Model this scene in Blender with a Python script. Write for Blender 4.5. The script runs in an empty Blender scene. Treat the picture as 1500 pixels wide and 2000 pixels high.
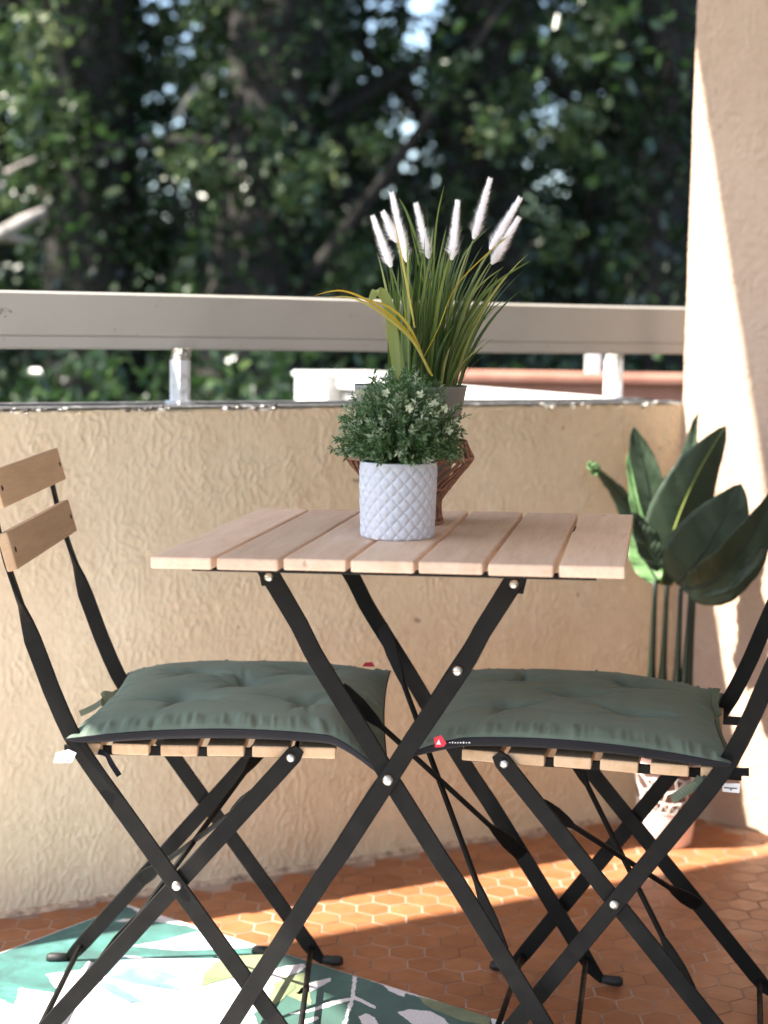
import bpy, bmesh, math, random
import numpy as np
from mathutils import Vector, Matrix
random.seed(7); rng = np.random.default_rng(7)
scn = bpy.context.scene
COL = scn.collection

# ------------------------------------------------------------------ camera
F_PX, PITCH, ROLL, HC = 3212.4, .1119, .0163, .9671
cp, sp = math.cos(PITCH), math.sin(PITCH)
FWD = np.array([0, cp, -sp]); R0 = np.array([1., 0, 0]); U0 = np.array([0, sp, cp])
RGT = math.cos(ROLL)*R0 + math.sin(ROLL)*U0
UPV = -math.sin(ROLL)*R0 + math.cos(ROLL)*U0
CAM = np.array([0, 0, HC])
cd = bpy.data.cameras.new('camera'); cam = bpy.data.objects.new('camera', cd); COL.objects.link(cam)
M = Matrix.Identity(4)
for i in range(3):
    M[i][0] = RGT[i]; M[i][1] = UPV[i]; M[i][2] = -FWD[i]; M[i][3] = CAM[i]
cam.matrix_world = M
cd.sensor_fit = 'VERTICAL'; cd.sensor_height = 36; cd.sensor_width = 27
cd.lens = F_PX/2000*36
cd.clip_start = .05; cd.clip_end = 500
cd.dof.use_dof = True; cd.dof.focus_distance = 2.2; cd.dof.aperture_fstop = 3.2
scn.camera = cam

# setting frame: corner V, along-wall d, outward n
WYAW = .5016
DV = np.array([math.cos(WYAW), math.sin(WYAW), 0]); NV = np.array([-DV[1], DV[0], 0])
VC = np.array([0, 2.9325, 0]) + DV*.6696
HW = .828; PANG = math.radians(22)
def wp(a, o, z): return VC + DV*a + NV*o + np.array([0, 0, z])      # along, outward, height

# ------------------------------------------------------------------ world, sun, exposure
SUN = 4.2*DV - 1.0*NV + np.array([0, 0, -5.0]); SUN = SUN/np.linalg.norm(SUN)   # travel direction
w = bpy.data.worlds.new('World'); scn.world = w; w.use_nodes = True
nt = w.node_tree; bg = nt.nodes['Background']
sky = nt.nodes.new('ShaderNodeTexSky'); sky.sky_type = 'NISHITA'; sky.sun_disc = False
sky.sun_elevation = math.asin(-SUN[2]); sky.sun_rotation = math.atan2(-SUN[0], -SUN[1])
nt.links.new(sky.outputs[0], bg.inputs[0]); bg.inputs[1].default_value = .12
sl = bpy.data.lights.new('sun', 'SUN'); sl.energy = 5.0; sl.angle = math.radians(.53); sl.color = (1, .93, .82)
so = bpy.data.objects.new('sun', sl); COL.objects.link(so)
so.rotation_euler = Vector(SUN).to_track_quat('-Z', 'Y').to_euler(); so.location = (-6, 0, 8)
scn.view_settings.view_transform = 'Standard'; scn.view_settings.look = 'None'
scn.view_settings.exposure = 2.15; scn.view_settings.gamma = 1
scn.render.engine = 'CYCLES'

# ------------------------------------------------------------------ helpers
def ray(px, py): return FWD + RGT*(px-750)/F_PX - UPV*(py-1000)/F_PX
def at(px, py, Y):                      # pixel -> point on the vertical plane y = Y
    r = ray(px, py); return CAM + r*(Y/r[1])
def at_z(px, py, z):                    # pixel -> point on a level plane
    r = ray(px, py); return CAM + r*((z-HC)/r[2])

def mesh(name, v, f, mat=None, parent=None, smooth=False):
    me = bpy.data.meshes.new(name)
    me.from_pydata([tuple(map(float, p)) for p in v], [], [tuple(map(int, q)) for q in f])
    me.validate(); me.update()
    o = bpy.data.objects.new(name, me); COL.objects.link(o)
    if mat: me.materials.append(mat)
    if parent: o.parent = parent
    if smooth: me.polygons.foreach_set('use_smooth', [True]*len(me.polygons))
    return o
def fast(name, v, quads, mat, parent=None, smooth=True, cols=None):
    v = np.asarray(v, np.float32); q = np.asarray(quads, np.int32)
    me = bpy.data.meshes.new(name); k = q.shape[1]
    me.vertices.add(len(v)); me.vertices.foreach_set('co', v.ravel())
    me.loops.add(q.size); me.loops.foreach_set('vertex_index', q.ravel())
    me.polygons.add(len(q)); me.polygons.foreach_set('loop_start', np.arange(0, q.size, k, dtype=np.int32))
    me.update(calc_edges=True)
    if smooth: me.polygons.foreach_set('use_smooth', np.ones(len(q), bool))
    if cols is not None:
        a = me.attributes.new('tone', 'FLOAT', 'POINT'); a.data.foreach_set('value', np.asarray(cols, np.float32))
    me.materials.append(mat)
    o = bpy.data.objects.new(name, me); COL.objects.link(o)
    if parent: o.parent = parent
    return o
def bm_obj(name, bm, mat, parent=None, smooth=False):
    me = bpy.data.meshes.new(name); bmesh.ops.recalc_face_normals(bm, faces=bm.faces); bm.to_mesh(me); bm.free()
    o = bpy.data.objects.new(name, me); COL.objects.link(o); me.materials.append(mat)
    if parent: o.parent = parent
    if smooth: me.polygons.foreach_set('use_smooth', [True]*len(me.polygons))
    return o
def thing(name, label, cat, loc=(0, 0, 0), rz=0, group=None):
    o = bpy.data.objects.new(name, None); COL.objects.link(o); o.empty_display_size = .05
    o.location = loc; o.rotation_euler = (0, 0, rz); tag(o, label, cat, group); return o
def tag(o, label=None, cat=None, group=None, kind=None):
    if label: o['label'] = label
    if cat: o['category'] = cat
    if group: o['group'] = group
    if kind: o['kind'] = kind
    return o
def beam(corners, mat, name, parent=None, bevel=0.):
    """hexahedron from 8 corners: 4 bottom loop, 4 top loop"""
    bm = bmesh.new(); vs = [bm.verts.new(tuple(map(float, c))) for c in corners]
    for q in ((0, 1, 2, 3), (4, 5, 6, 7), (0, 1, 5, 4), (1, 2, 6, 5), (2, 3, 7, 6), (3, 0, 4, 7)):
        bm.faces.new([vs[i] for i in q])
    bmesh.ops.recalc_face_normals(bm, faces=bm.faces)
    if bevel: bmesh.ops.bevel(bm, geom=list(bm.edges), offset=bevel, segments=2, affect='EDGES', profile=.6)
    return bm_obj(name, bm, mat, parent)
def wbox(a0, a1, o0, o1, z0, z1, mat, name, parent=None, bevel=0.):
    c = [wp(a, o, z) for z in (z0, z1) for a, o in ((a0, o0), (a1, o0), (a1, o1), (a0, o1))]
    return beam(c, mat, name, parent, bevel)
def lbox(x0, x1, y0, y1, z0, z1, mat, name, parent=None, bevel=0.):
    c = [(x, y, z) for z in (z0, z1) for x, y in ((x0, y0), (x1, y0), (x1, y1), (x0, y1))]
    return beam(c, mat, name, parent, bevel)

def strip(path, wdir, hw, ht, round_=False):
    """sweep a flat bar (half width hw along wdir[i], half thickness ht) along path -> v,f"""
    P = [np.array(p, float) for p in path]; v = []; f = []; n = len(P)
    hw = hw if hasattr(hw, '__len__') else [hw]*n; ht = ht if hasattr(ht, '__len__') else [ht]*n
    for i in range(n):
        t = P[min(i+1, n-1)]-P[max(i-1, 0)]; t /= np.linalg.norm(t)
        a = np.array(wdir[i], float); a -= t*(a@t); a /= np.linalg.norm(a); b = np.cross(t, a)
        c = min(hw[i], ht[i])*.45
        for sa, sb, ca, cb in ((-1, -1, 0, 1), (-1, -1, 1, 0), (1, -1, 1, 0), (1, -1, 0, 1), (1, 1, 0, 1), (1, 1, 1, 0), (-1, 1, 1, 0), (-1, 1, 0, 1)):
            v.append(P[i]+a*sa*(hw[i]-ca*c)+b*sb*(ht[i]-cb*c))
    m = 8
    for i in range(n-1):
        for k in range(m):
            f.append((i*m+k, i*m+(k+1) % m, (i+1)*m+(k+1) % m, (i+1)*m+k))
    f.append(tuple(range(m))[::-1]); f.append(tuple((n-1)*m+k for k in range(m)))
    return v, f
def tube(path, rad, seg=8):
    P = [np.array(p, float) for p in path]; n = len(P); v = []; f = []
    rad = rad if hasattr(rad, '__len__') else [rad]*n; up = None
    for i in range(n):
        t = P[min(i+1, n-1)]-P[max(i-1, 0)]; t /= np.linalg.norm(t)+1e-12
        if up is None: up = np.array([0, 0, 1.]) if abs(t[2]) < .9 else np.array([1., 0, 0])
        a = up-t*(up@t); a /= np.linalg.norm(a); up = a; b = np.cross(t, a)
        for k in range(seg):
            an = 2*math.pi*k/seg; v.append(P[i]+(a*math.cos(an)+b*math.sin(an))*rad[i])
    for i in range(n-1):
        for k in range(seg): f.append((i*seg+k, i*seg+(k+1) % seg, (i+1)*seg+(k+1) % seg, (i+1)*seg+k))
    f.append(tuple(range(seg))[::-1]); f.append(tuple((n-1)*seg+k for k in range(seg)))
    return v, f
def join(parts):
    V = []; Fc = []
    for v, f in parts:
        o = len(V); V += list(v); Fc += [tuple(i+o for i in q) for q in f]
    return V, Fc
def lathe(prof, seg=48, wob=0):
    v = []; f = []; n = len(prof)
    for r, z in prof:
        for k in range(seg):
            a = 2*math.pi*k/seg; v.append((r*math.cos(a), r*math.sin(a), z))
    for i in range(n-1):
        for k in range(seg): f.append((i*seg+k, i*seg+(k+1) % seg, (i+1)*seg+(k+1) % seg, (i+1)*seg+k))
    f.append(tuple(range(seg))[::-1]); f.append(tuple((n-1)*seg+k for k in range(seg)))
    return v, f
def dome(c, nrm, r, h, seg=12):
    nrm = np.array(nrm, float); nrm /= np.linalg.norm(nrm)
    a = np.cross(nrm, [0, 0, 1.]); a = a/np.linalg.norm(a) if np.linalg.norm(a) > .1 else np.array([1., 0, 0]); b = np.cross(nrm, a)
    v = []; f = []; c = np.array(c, float)
    for rr, hh in ((1, -.3), (1, .15), (.82, .62), (.5, .9)):
        for k in range(seg):
            t = 2*math.pi*k/seg; v.append(c+(a*math.cos(t)+b*math.sin(t))*r*rr+nrm*h*hh)
    for i in range(3):
        for k in range(seg): f.append((i*seg+k, i*seg+(k+1) % seg, (i+1)*seg+(k+1) % seg, (i+1)*seg+k))
    v.append(c+nrm*h); L = len(v)-1
    for k in range(seg): f.append((3*seg+k, 3*seg+(k+1) % seg, L))
    return v, f

def gnoise(x, y, seed=0):               # gradient noise on arrays
    r = np.random.default_rng(seed); T = 256
    ang = r.random((T, T))*2*np.pi; gx, gy = np.cos(ang), np.sin(ang)
    xi = np.floor(x).astype(int); yi = np.floor(y).astype(int); xf = x-xi; yf = y-yi
    s = lambda t: t*t*t*(t*(t*6-15)+10); u = s(xf); v_ = s(yf)
    def g(a, b): return gx[(xi+a) % T, (yi+b) % T]*(xf-a)+gy[(xi+a) % T, (yi+b) % T]*(yf-b)
    return (g(0, 0)*(1-u)+g(1, 0)*u)*(1-v_)+(g(0, 1)*(1-u)+g(1, 1)*u)*v_

# ------------------------------------------------------------------ materials
def mat(name, col, rough=.6, **k):
    m = bpy.data.materials.new(name); m.use_nodes = True; p = m.node_tree.nodes['Principled BSDF']
    p.inputs['Base Color'].default_value = (*col, 1); p.inputs['Roughness'].default_value = rough
    if 'metal' in k: p.inputs['Metallic'].default_value = k['metal']
    if 'spec' in k: p.inputs['Specular IOR Level'].default_value = k['spec']
    if 'sheen' in k: p.inputs['Sheen Weight'].default_value = k['sheen']
    return m
def nodes(m): return m.node_tree.nodes, m.node_tree.links, m.node_tree.nodes['Principled BSDF']
def coord(m, scale=(1, 1, 1), kind='Object', rnd=False):
    N, L, _ = nodes(m); tc = N.new('ShaderNodeTexCoord'); mp = N.new('ShaderNodeMapping'); mp.inputs['Scale'].default_value = scale
    L.new(tc.outputs[kind], mp.inputs['Vector'])
    if rnd:
        oi = N.new('ShaderNodeObjectInfo'); mu = N.new('ShaderNodeMath'); mu.operation = 'MULTIPLY'; mu.inputs[1].default_value = 37
        L.new(oi.outputs['Random'], mu.inputs[0])
        cx = N.new('ShaderNodeCombineXYZ'); [L.new(mu.outputs[0], cx.inputs[i]) for i in range(3)]
        L.new(cx.outputs[0], mp.inputs['Location'])
    return mp.outputs[0]
def noise(m, vec, scale, detail=4, rough=.55, dist=0):
    N, L, _ = nodes(m); t = N.new('ShaderNodeTexNoise'); t.inputs['Scale'].default_value = scale; t.inputs['Detail'].default_value = detail
    t.inputs['Roughness'].default_value = rough; t.inputs['Distortion'].default_value = dist; L.new(vec, t.inputs['Vector']); return t.outputs['Fac']
def ramp(m, fac, stops):
    N, L, _ = nodes(m); r = N.new('ShaderNodeValToRGB'); L.new(fac, r.inputs[0]); e = r.color_ramp.elements
    while len(e) < len(stops): e.new(.5)
    for x, (p, c) in zip(e, stops): x.position = p; x.color = (*c, 1) if len(c) == 3 else c
    return r.outputs[0]
def mixc(m, a, b, fac, mode='MIX'):
    N, L, _ = nodes(m); x = N.new('ShaderNodeMix'); x.data_type = 'RGBA'; x.blend_type = mode
    for s, val in ((0, fac), (6, a), (7, b)):
        if isinstance(val, (int, float)): x.inputs[s].default_value = val
        elif isinstance(val, tuple): x.inputs[s].default_value = (*val, 1)
        else: L.new(val, x.inputs[s])
    return x.outputs[2]
def bump(m, h, strength=.4, dist=.002, prev=None):
    N, L, p = nodes(m); b = N.new('ShaderNodeBump'); b.inputs['Strength'].default_value = strength; b.inputs['Distance'].default_value = dist
    L.new(h, b.inputs['Height']); L.new(b.outputs[0], p.inputs['Normal']); return b
def base(m, c): N, L, p = nodes(m); L.new(c, p.inputs['Base Color'])
def rough_(m, c): N, L, p = nodes(m); L.new(c, p.inputs['Roughness'])
def objrand(m): N, L, _ = nodes(m); return N.new('ShaderNodeObjectInfo').outputs['Random']

def plaster(name, c1, c2):
    m = mat(name, c1, .85); v = coord(m)
    a = noise(m, v, 3.0, 5, .6); b = noise(m, v, 60, 3); c = noise(m, v, 420, 2)
    col = ramp(m, a, [(.3, c1), (.72, c2)])
    col = mixc(m, col, ramp(m, b, [(.3, (.8, .8, .8)), (.7, (1, 1, 1))]), .45, 'MULTIPLY')
    # a few dark specks and stains
    sp_ = noise(m, v, 38, 1); col = mixc(m, col, (.22, .16, .11), ramp(m, sp_, [(.775, (0, 0, 0)), (.80, (.7, .7, .7))]))
    base(m, col); bump(m, mixc(m, b, c, .4), .3, .002); return m
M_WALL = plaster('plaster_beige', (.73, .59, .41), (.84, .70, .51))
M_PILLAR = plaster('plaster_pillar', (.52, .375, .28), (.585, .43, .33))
M_WHITE = plaster('white_render', (.78, .75, .72), (.82, .80, .78))

M_RAIL = mat('rail_paint', (.33, .305, .28), .5)
v = coord(M_RAIL, (1, 1, 1)); base(M_RAIL, mixc(M_RAIL, ramp(M_RAIL, noise(M_RAIL, v, 4, 6), [(.3, (.42, .40, .37)), (.7, (.49, .47, .44))]), (.22, .2, .18), ramp(M_RAIL, noise(M_RAIL, v, 55, 5), [(.66, (0, 0, 0)), (.74, (.5, .5, .5))])))
bump(M_RAIL, noise(M_RAIL, v, 260, 3), .12, .001)
M_POST = mat('post_white', (.62, .63, .66), .5); v = coord(M_POST)
base(M_POST, ramp(M_POST, noise(M_POST, v, 60, 5), [(.32, (.38, .37, .36)), (.48, (.66, .67, .70)), (.8, (.74, .75, .78))]))
M_CORRODE = mat('corroded', (.3, .28, .26), .8); v = coord(M_CORRODE)
base(M_CORRODE, ramp(M_CORRODE, noise(M_CORRODE, v, 220, 5, .7), [(.4, (.08, .07, .06)), (.52, (.35, .33, .3)), (.66, (.75, .73, .7))])); bump(M_CORRODE, noise(M_CORRODE, v, 200, 5), .9, .004)

M_STEEL = mat('dark_steel', (.019, .0185, .017), .55, spec=.13); v = coord(M_STEEL)
base(M_STEEL, ramp(M_STEEL, noise(M_STEEL, v, 30, 4), [(.3, (.0055, .0054, .005)), (.75, (.0105, .0102, .0095))]))
rough_(M_STEEL, ramp(M_STEEL, noise(M_STEEL, v, 45, 4), [(.3, (.45, .45, .45)), (.7, (.66, .66, .66))])); bump(M_STEEL, noise(M_STEEL, v, 500, 2), .06, .0006)
M_RIVET = mat('rivet_steel', (.50, .48, .43), .33, metal=1)
M_RUBBER = mat('rubber', (.012, .012, .012), .6)

def wood(name, ca, cb, cc, axis):
    m = mat(name, ca, .55, spec=.35); sc = [9, 9, 9]; sc[axis] = 1.1
    v = coord(m, tuple(sc), rnd=True); g = noise(m, v, 5, 6, .6, .6)
    sc2 = [60, 60, 60]; sc2[axis] = 3; v2 = coord(m, tuple(sc2), rnd=True); fine = noise(m, v2, 6, 4, .6)
    col = ramp(m, g, [(.25, ca), (.5, cb), (.8, cc)])
    col = mixc(m, col, ramp(m, fine, [(.35, (.80, .76, .72)), (.6, (1, 1, 1))]), .4, 'MULTIPLY')
    hs = nodes(m)[0].new('ShaderNodeHueSaturation'); L = nodes(m)[1]
    mr = nodes(m)[0].new('ShaderNodeMapRange'); mr.inputs['To Min'].default_value = .82; mr.inputs['To Max'].default_value = 1.12
    L.new(objrand(m), mr.inputs['Value']); L.new(mr.outputs[0], hs.inputs['Value']); L.new(col, hs.inputs['Color'])
    kn = noise(m, coord(m, (16, 16, 16), rnd=True), 1.6, 3, .6, .5); col = mixc(m, hs.outputs[0], (.26, .15, .08), ramp(m, kn, [(.68, (0, 0, 0)), (.78, (.65, .65, .65))]))
    base(m, col); bump(m, fine, .18, .0008); return m
M_WOODT = wood('wood_table', (.64, .44, .305), (.74, .53, .39), (.82, .63, .49), 1)
M_WOODC = wood('wood_chair', (.52, .33, .18), (.60, .40, .24), (.67, .47, .30), 1)

def fabric(name, c1, c2):
    m = mat(name, c1, .8, sheen=.04, spec=.2); v = coord(m)
    col = ramp(m, noise(m, v, 12, 4), [(.3, c1), (.7, c2)]); wv = noise(m, v, 900, 1); base(m, mixc(m, col, ramp(m, wv, [(.3, (.8, .8, .8)), (.7, (1, 1, 1))]), .5, 'MULTIPLY'))
    bump(m, mixc(m, noise(m, v, 70, 4), wv, .25), .25, .0016); return m
M_CUSH = fabric('cushion_green', (.122, .164, .130), (.148, .192, .152))
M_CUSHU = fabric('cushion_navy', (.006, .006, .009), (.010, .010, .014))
M_RIBBON = fabric('ribbon_green', (.10, .12, .08), (.14, .16, .11))
M_RED = mat('red_label', (.62, .02, .05), .6); M_PAPER = mat('paper', (.8, .8, .8), .6); M_INK = mat('ink', (.03, .03, .05), .6)

M_TILE = mat('terracotta', (.42, .15, .06), .42, spec=.45); v = coord(M_TILE, rnd=True)
N, L, _p = nodes(M_TILE)
c = ramp(M_TILE, objrand(M_TILE), [(0, (.285, .108, .044)), (.5, (.325, .127, .054)), (1, (.36, .148, .066))])
c = mixc(M_TILE, c, ramp(M_TILE, noise(M_TILE, v, 40, 5), [(.3, (.78, .74, .7)), (.7, (1.05, 1.05, 1.05))]), .8, 'MULTIPLY'); base(M_TILE, c)
rough_(M_TILE, ramp(M_TILE, noise(M_TILE, v, 24, 4), [(.3, (.34, .34, .34)), (.7, (.52, .52, .52))])); bump(M_TILE, noise(M_TILE, v, 90, 4), .1, .001)
M_GROUT = mat('grout', (.46, .37, .30), .9); v = coord(M_GROUT); base(M_GROUT, ramp(M_GROUT, noise(M_GROUT, v, 7, 5), [(.38, (.20, .11, .075)), (.62, (.44, .33, .27))]))
M_MORTAR = mat('mortar', (.40, .30, .21), .9); v = coord(M_MORTAR); base(M_MORTAR, ramp(M_MORTAR, noise(M_MORTAR, v, 60, 5), [(.3, (.20, .14, .10)), (.55, (.58, .43, .31))]))
M_CHIP = mat('chip_white', (.8, .78, .74), .8); M_CHIPD = mat('chip_dark', (.10, .09, .085), .9)

# ------------------------------------------------------------------ balcony floor: hexagonal tiles
floor = wbox(-2.6, 1.0, -2.4, .0, -.15, -.0010, M_GROUT, 'floor'); tag(floor, kind='structure', label='balcony floor of orange hexagonal terracotta tiles')
PIT = .0548; hr = (PIT-.0030)/math.sqrt(3)
def hexmesh():
    v = []; f = []
    for r, z in ((hr, -.0040), (hr, -.0004), (hr-.0006, 0)):
        for k in range(6):
            a = math.pi/6+k*math.pi/3; v.append((r*math.cos(a), r*math.sin(a), z))
    for i in range(2):
        for k in range(6): f.append((i*6+k, i*6+(k+1) % 6, (i+1)*6+(k+1) % 6, (i+1)*6+k))
    f.append((12, 13, 14, 15, 16, 17)); return v, f
hv, hf = hexmesh(); proto = mesh('tile', hv, hf, M_TILE)
J0 = np.array([.0195, 2.7564]); cand = []
RUGC = np.array([-.416, 2.648]); RE1 = np.array([math.cos(-.637), math.sin(-.637)]); RE2 = np.array([-RE1[1]*-1, -RE1[0]])
RE2 = np.array([RE1[1], -RE1[0]])
for j in range(-45, 12):
    for i in range(-40, 40):
        x = J0[0]+PIT*(i+.5+.5*(j % 2)); y = J0[1]+j*PIT*.8660+.0
        q = np.array([x, y, 0])-VC; a, inn = q@DV, -(q@NV)
        if a > -.022+inn*math.tan(PANG) or inn < .022 or a < -2.5 or inn > 2.3: continue
        d = np.array([x, y, 0])-CAM; zf = d@FWD
        px, py = 750+F_PX*(d@RGT)/zf, 1000-F_PX*(d@UPV)/zf
        rq = np.array([x, y])-RUGC; onrug = (rq@RE1 > .03 and rq@RE2 > .03)
        vis = (zf > .3) and -30 < px < 1530 and py < 2040 and not onrug
        cand.append((0 if vis else 1, zf, x, y))
cand.sort()
rest_v = []; rest_f = []
for k, (hid, zf, x, y) in enumerate(cand):
    rx, ry, dz = rng.normal(0, .0022), rng.normal(0, .0022), rng.normal(0, .00015)
    if k < 299 and not hid:
        o = proto if k == 0 else proto.copy()
        if k: COL.objects.link(o)
        o.location = (x, y, dz-.0003); o.rotation_euler = (rx, ry, 0); o.parent = floor
    else:
        b = len(rest_v); rest_v += [(p[0]+x, p[1]+y, p[2]+dz) for p in hv]; rest_f += [tuple(i+b for i in q) for q in hf]
o = mesh('tile_field', rest_v, rest_f, M_TILE, floor); tag(o, kind='stuff')

# ------------------------------------------------------------------ parapet wall with rough plaster
def relief(x, z, seed, amp=.0026):
    wx = x+.005*gnoise(x*22, z*14, seed+9); wz = z+.008*gnoise(x*14, z*10, seed+10)
    a = gnoise(wx*74, wz*44, seed); r1 = np.clip(1-np.abs(a)*3.0, 0, 1)**1.5
    b = gnoise(wx*128+7, wz*78, seed+1); r2 = np.clip(1-np.abs(b)*3.2, 0, 1)**2
    m = np.clip(gnoise(x*16, z*11, seed+2)*2.2+.55, 0, 1)
    m2 = np.clip(gnoise(x*24+5, z*17, seed+5)*2.2+.35, 0, 1)
    r3 = np.clip(1-np.abs(gnoise(wx*88+3, wz*52+1, seed+6))*5, 0, 1)**2*np.clip(gnoise(x*30, z*20, seed+7)*2.5+.2, 0, 1)
    return amp*(1.0*r1*m+.75*r2*m2+.9*r3+.7*gnoise(x*11, z*9, seed+3)+.45*gnoise(wx*130, wz*75, seed+4)+.22*gnoise(x*260, z*210, seed+8))
def rough_face(name, fn, u0, u1, z0, z1, step, mat_, parent, seed, amp, nrm, edge=None):
    nu, nz = int((u1-u0)/step)+1, int((z1-z0)/step)+1
    U, Z = np.meshgrid(np.linspace(u0, u1, nu), np.linspace(z0, z1, nz))
    h = relief(U+3, Z+1, seed, amp)
    if edge is not None: Z = edge(U, Z)
    P = fn(U.ravel(), Z.ravel())+np.outer(h.ravel(), nrm)
    idx = np.arange(nu*nz).reshape(nz, nu)
    q = np.stack([idx[:-1, :-1], idx[:-1, 1:], idx[1:, 1:], idx[1:, :-1]], -1).reshape(-1, 4)
    return fast(name, P, q, mat_, parent)
wall = thing('parapet_wall', 'low beige balcony wall of rough plaster below the grey handrail', 'wall', wp(-1, .08, 0))
def loc_child(o, root):           # meshes are built in world space; keep them there under a moved root
    o.matrix_parent_inverse = Matrix.Translation(-Vector(root.location)) if root.rotation_euler.z == 0 else (Matrix.Translation(Vector(root.location)) @ Matrix.Rotation(root.rotation_euler.z, 4, 'Z')).inverted()
def adopt(root, *os):
    for o in os: o.parent = root; loc_child(o, root)
body = wbox(-2.6, -.001, .006, .16, -.15, HW-.002, M_WALL, 'wall_body')
topedge = lambda U, Z: Z-np.where(Z > HW-.02, (Z-(HW-.02))/.02*(.004+.004*gnoise(U*30, U*0+.5, 31)+.003*gnoise(U*110, U*0+.5, 32)), 0)
face = rough_face('plaster_face', lambda u, z: VC+np.outer(u, DV)+np.outer(z, [0, 0, 1]), -1.6, -.001, -.004, HW, .0028, M_WALL, None, 11, .0021, -NV, topedge)
adopt(wall, body, face)
def chips(name, n, mat_, a0, a1, zc, size, seed):
    r = np.random.default_rng(seed); vs = []; fs = []
    for _ in range(n):
        a = r.uniform(a0, a1)
        if gnoise(np.array([a*6.]), np.array([.3]), 40)[0] < -.02: continue
        s = size*r.uniform(.4, 1.6); c = wp(a, r.uniform(-.004, .004), zc+r.normal(0, .0022)); k = r.integers(5, 7); b = len(vs)
        for t in range(k):
            an = 2*math.pi*t/k; rr = s*r.uniform(.5, 1.2); vs.append(c+DV*rr*1.6*math.cos(an)+np.array([0, 0, 1])*rr*math.sin(an)*.7-NV*.001)
        vs.append(c-NV*(.002+.002*r.random())); 
        for t in range(k): fs.append((b+t, b+(t+1) % k, b+k))
    o = mesh(name, vs, fs, mat_); tag(o, kind='stuff'); return o
adopt(wall, chips('paint_chips', 170, M_CHIP, -1.55, -.01, HW-.003, .0034, 3), chips('bare_chips', 420, M_CHIPD, -1.55, -.01, HW-.001, .0026, 4))
# weathered cap strip on the top
cap_v = []; cap_f = []; na = 400
for i in range(na):
    a = -1.7+1.7*i/(na-1); e = .0035*gnoise(np.array([a*40.]), np.array([.2]), 5)[0]
    for o_, z in ((.000+e, HW+.0005), (.004+e, HW+.003), (.155, HW+.003)): cap_v.append(wp(a, o_, z))
for i in range(na-1):
    for k in range(2): cap_f.append((i*3+k, i*3+3+k, i*3+4+k, i*3+1+k))
M_CAP = mat('cap', (.3, .3, .31), .8); v = coord(M_CAP); base(M_CAP, ramp(M_CAP, noise(M_CAP, v, 45, 6), [(.36, (.03, .03, .033)), (.58, (.06, .06, .062)), (.72, (.25, .25, .25))]))
adopt(wall, mesh('wall_cap', cap_v, cap_f, M_CAP))
# uneven mortar bead where wall meets floor
na = 700; v = []; f = []
A = np.linspace(-1.75, -.002, na); w1 = .008+.004*gnoise(A*14, A*0+.3, 6)+.0035*gnoise(A*60, A*0+.3, 7); h1 = .006+.004*gnoise(A*9, A*0+.7, 8)+.004*gnoise(A*55, A*0+.7, 9)
for i in range(na):
    for o_, z in ((-max(w1[i], .002), -.001), (-max(w1[i], .002)*.8, .0028), (-.0055, max(h1[i], .004)), (.002, max(h1[i], .004)+.004)): v.append(wp(A[i], o_, z))
for i in range(na-1):
    for k in range(3): f.append((i*4+k, i*4+4+k, i*4+5+k, i*4+1+k))
adopt(wall, mesh('mortar_bead', v, f, M_MORTAR))

# ------------------------------------------------------------------ side wall / pillar on the right
pil = thing('side_wall', 'tall beige rough plastered side wall beside the leafy floor plant', 'wall', wp(.2, -.7, 0))
GV = -NV*math.cos(PANG)+DV*math.sin(PANG); GN = np.array([GV[1], -GV[0], 0])      # direction of the face, its normal
q_ = [VC+DV*.006, VC+GV*2.0-GN*.006, VC+GV*2.0+DV*.4, VC+DV*.35]
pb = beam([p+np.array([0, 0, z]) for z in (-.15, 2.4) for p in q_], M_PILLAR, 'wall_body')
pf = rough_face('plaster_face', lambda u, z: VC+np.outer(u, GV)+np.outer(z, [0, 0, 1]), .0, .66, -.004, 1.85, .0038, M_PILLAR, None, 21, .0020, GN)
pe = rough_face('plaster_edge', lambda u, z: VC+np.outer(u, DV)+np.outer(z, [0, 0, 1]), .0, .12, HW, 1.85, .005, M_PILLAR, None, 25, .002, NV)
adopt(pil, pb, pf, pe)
# ceiling slab of the storey above: its edge throws the shade on the side wall
slab = wbox(-3.06, 1.3, -3.2, .177, 2.401, 2.6, M_WHITE, 'ceiling'); tag(slab, kind='structure', label='concrete ceiling slab above the balcony')

# unseen facade added behind the viewer to shape the light, with an open doorway
fac = thing('added_facade', 'added unseen beige facade behind the viewer, with an open doorway, shaping the light', 'wall', wp(-1, -2.8, 0))
adopt(fac, wbox(-3.06, -2.75, -3.0, -2.8, -.15, 2.4, M_PILLAR, 'wall_left'), wbox(-1.3, 1.3, -3.0, -2.8, -.15, 2.4, M_PILLAR, 'wall_right'), wbox(-2.75, -1.3, -3.0, -2.8, 2.1, 2.4, M_PILLAR, 'lintel'))
# ------------------------------------------------------------------ handrail
rail = thing('handrail', 'wide grey painted metal handrail on short white posts above the plaster wall', 'railing', wp(-1, .1, HW))
Z0, Z1 = .922, 1.017
rv = []; rf = []
prof = [(.0825, Z0), (.080, Z0+.003), (.080, Z0+.0205), (.0825, Z0+.0212), (.0825, Z0+.0228), (.080, Z0+.0235), (.080, Z1-.004), (.083, Z1), (.127, Z1), (.130, Z1-.004), (.130, Z0+.003), (.1275, Z0)]
for a in np.linspace(-2.6, .34, 40):
    for o_, z in prof: rv.append(wp(a, o_+.0006*math.sin(a*9), z+.0007*math.sin(a*5)))
m_ = len(prof)
for i in range(39):
    for k in range(m_): rf.append((i*m_+k, i*m_+(k+1) % m_, (i+1)*m_+(k+1) % m_, (i+1)*m_+k))
rf += [tuple(range(m_)), tuple(39*m_+k for k in range(m_))[::-1]]
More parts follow.
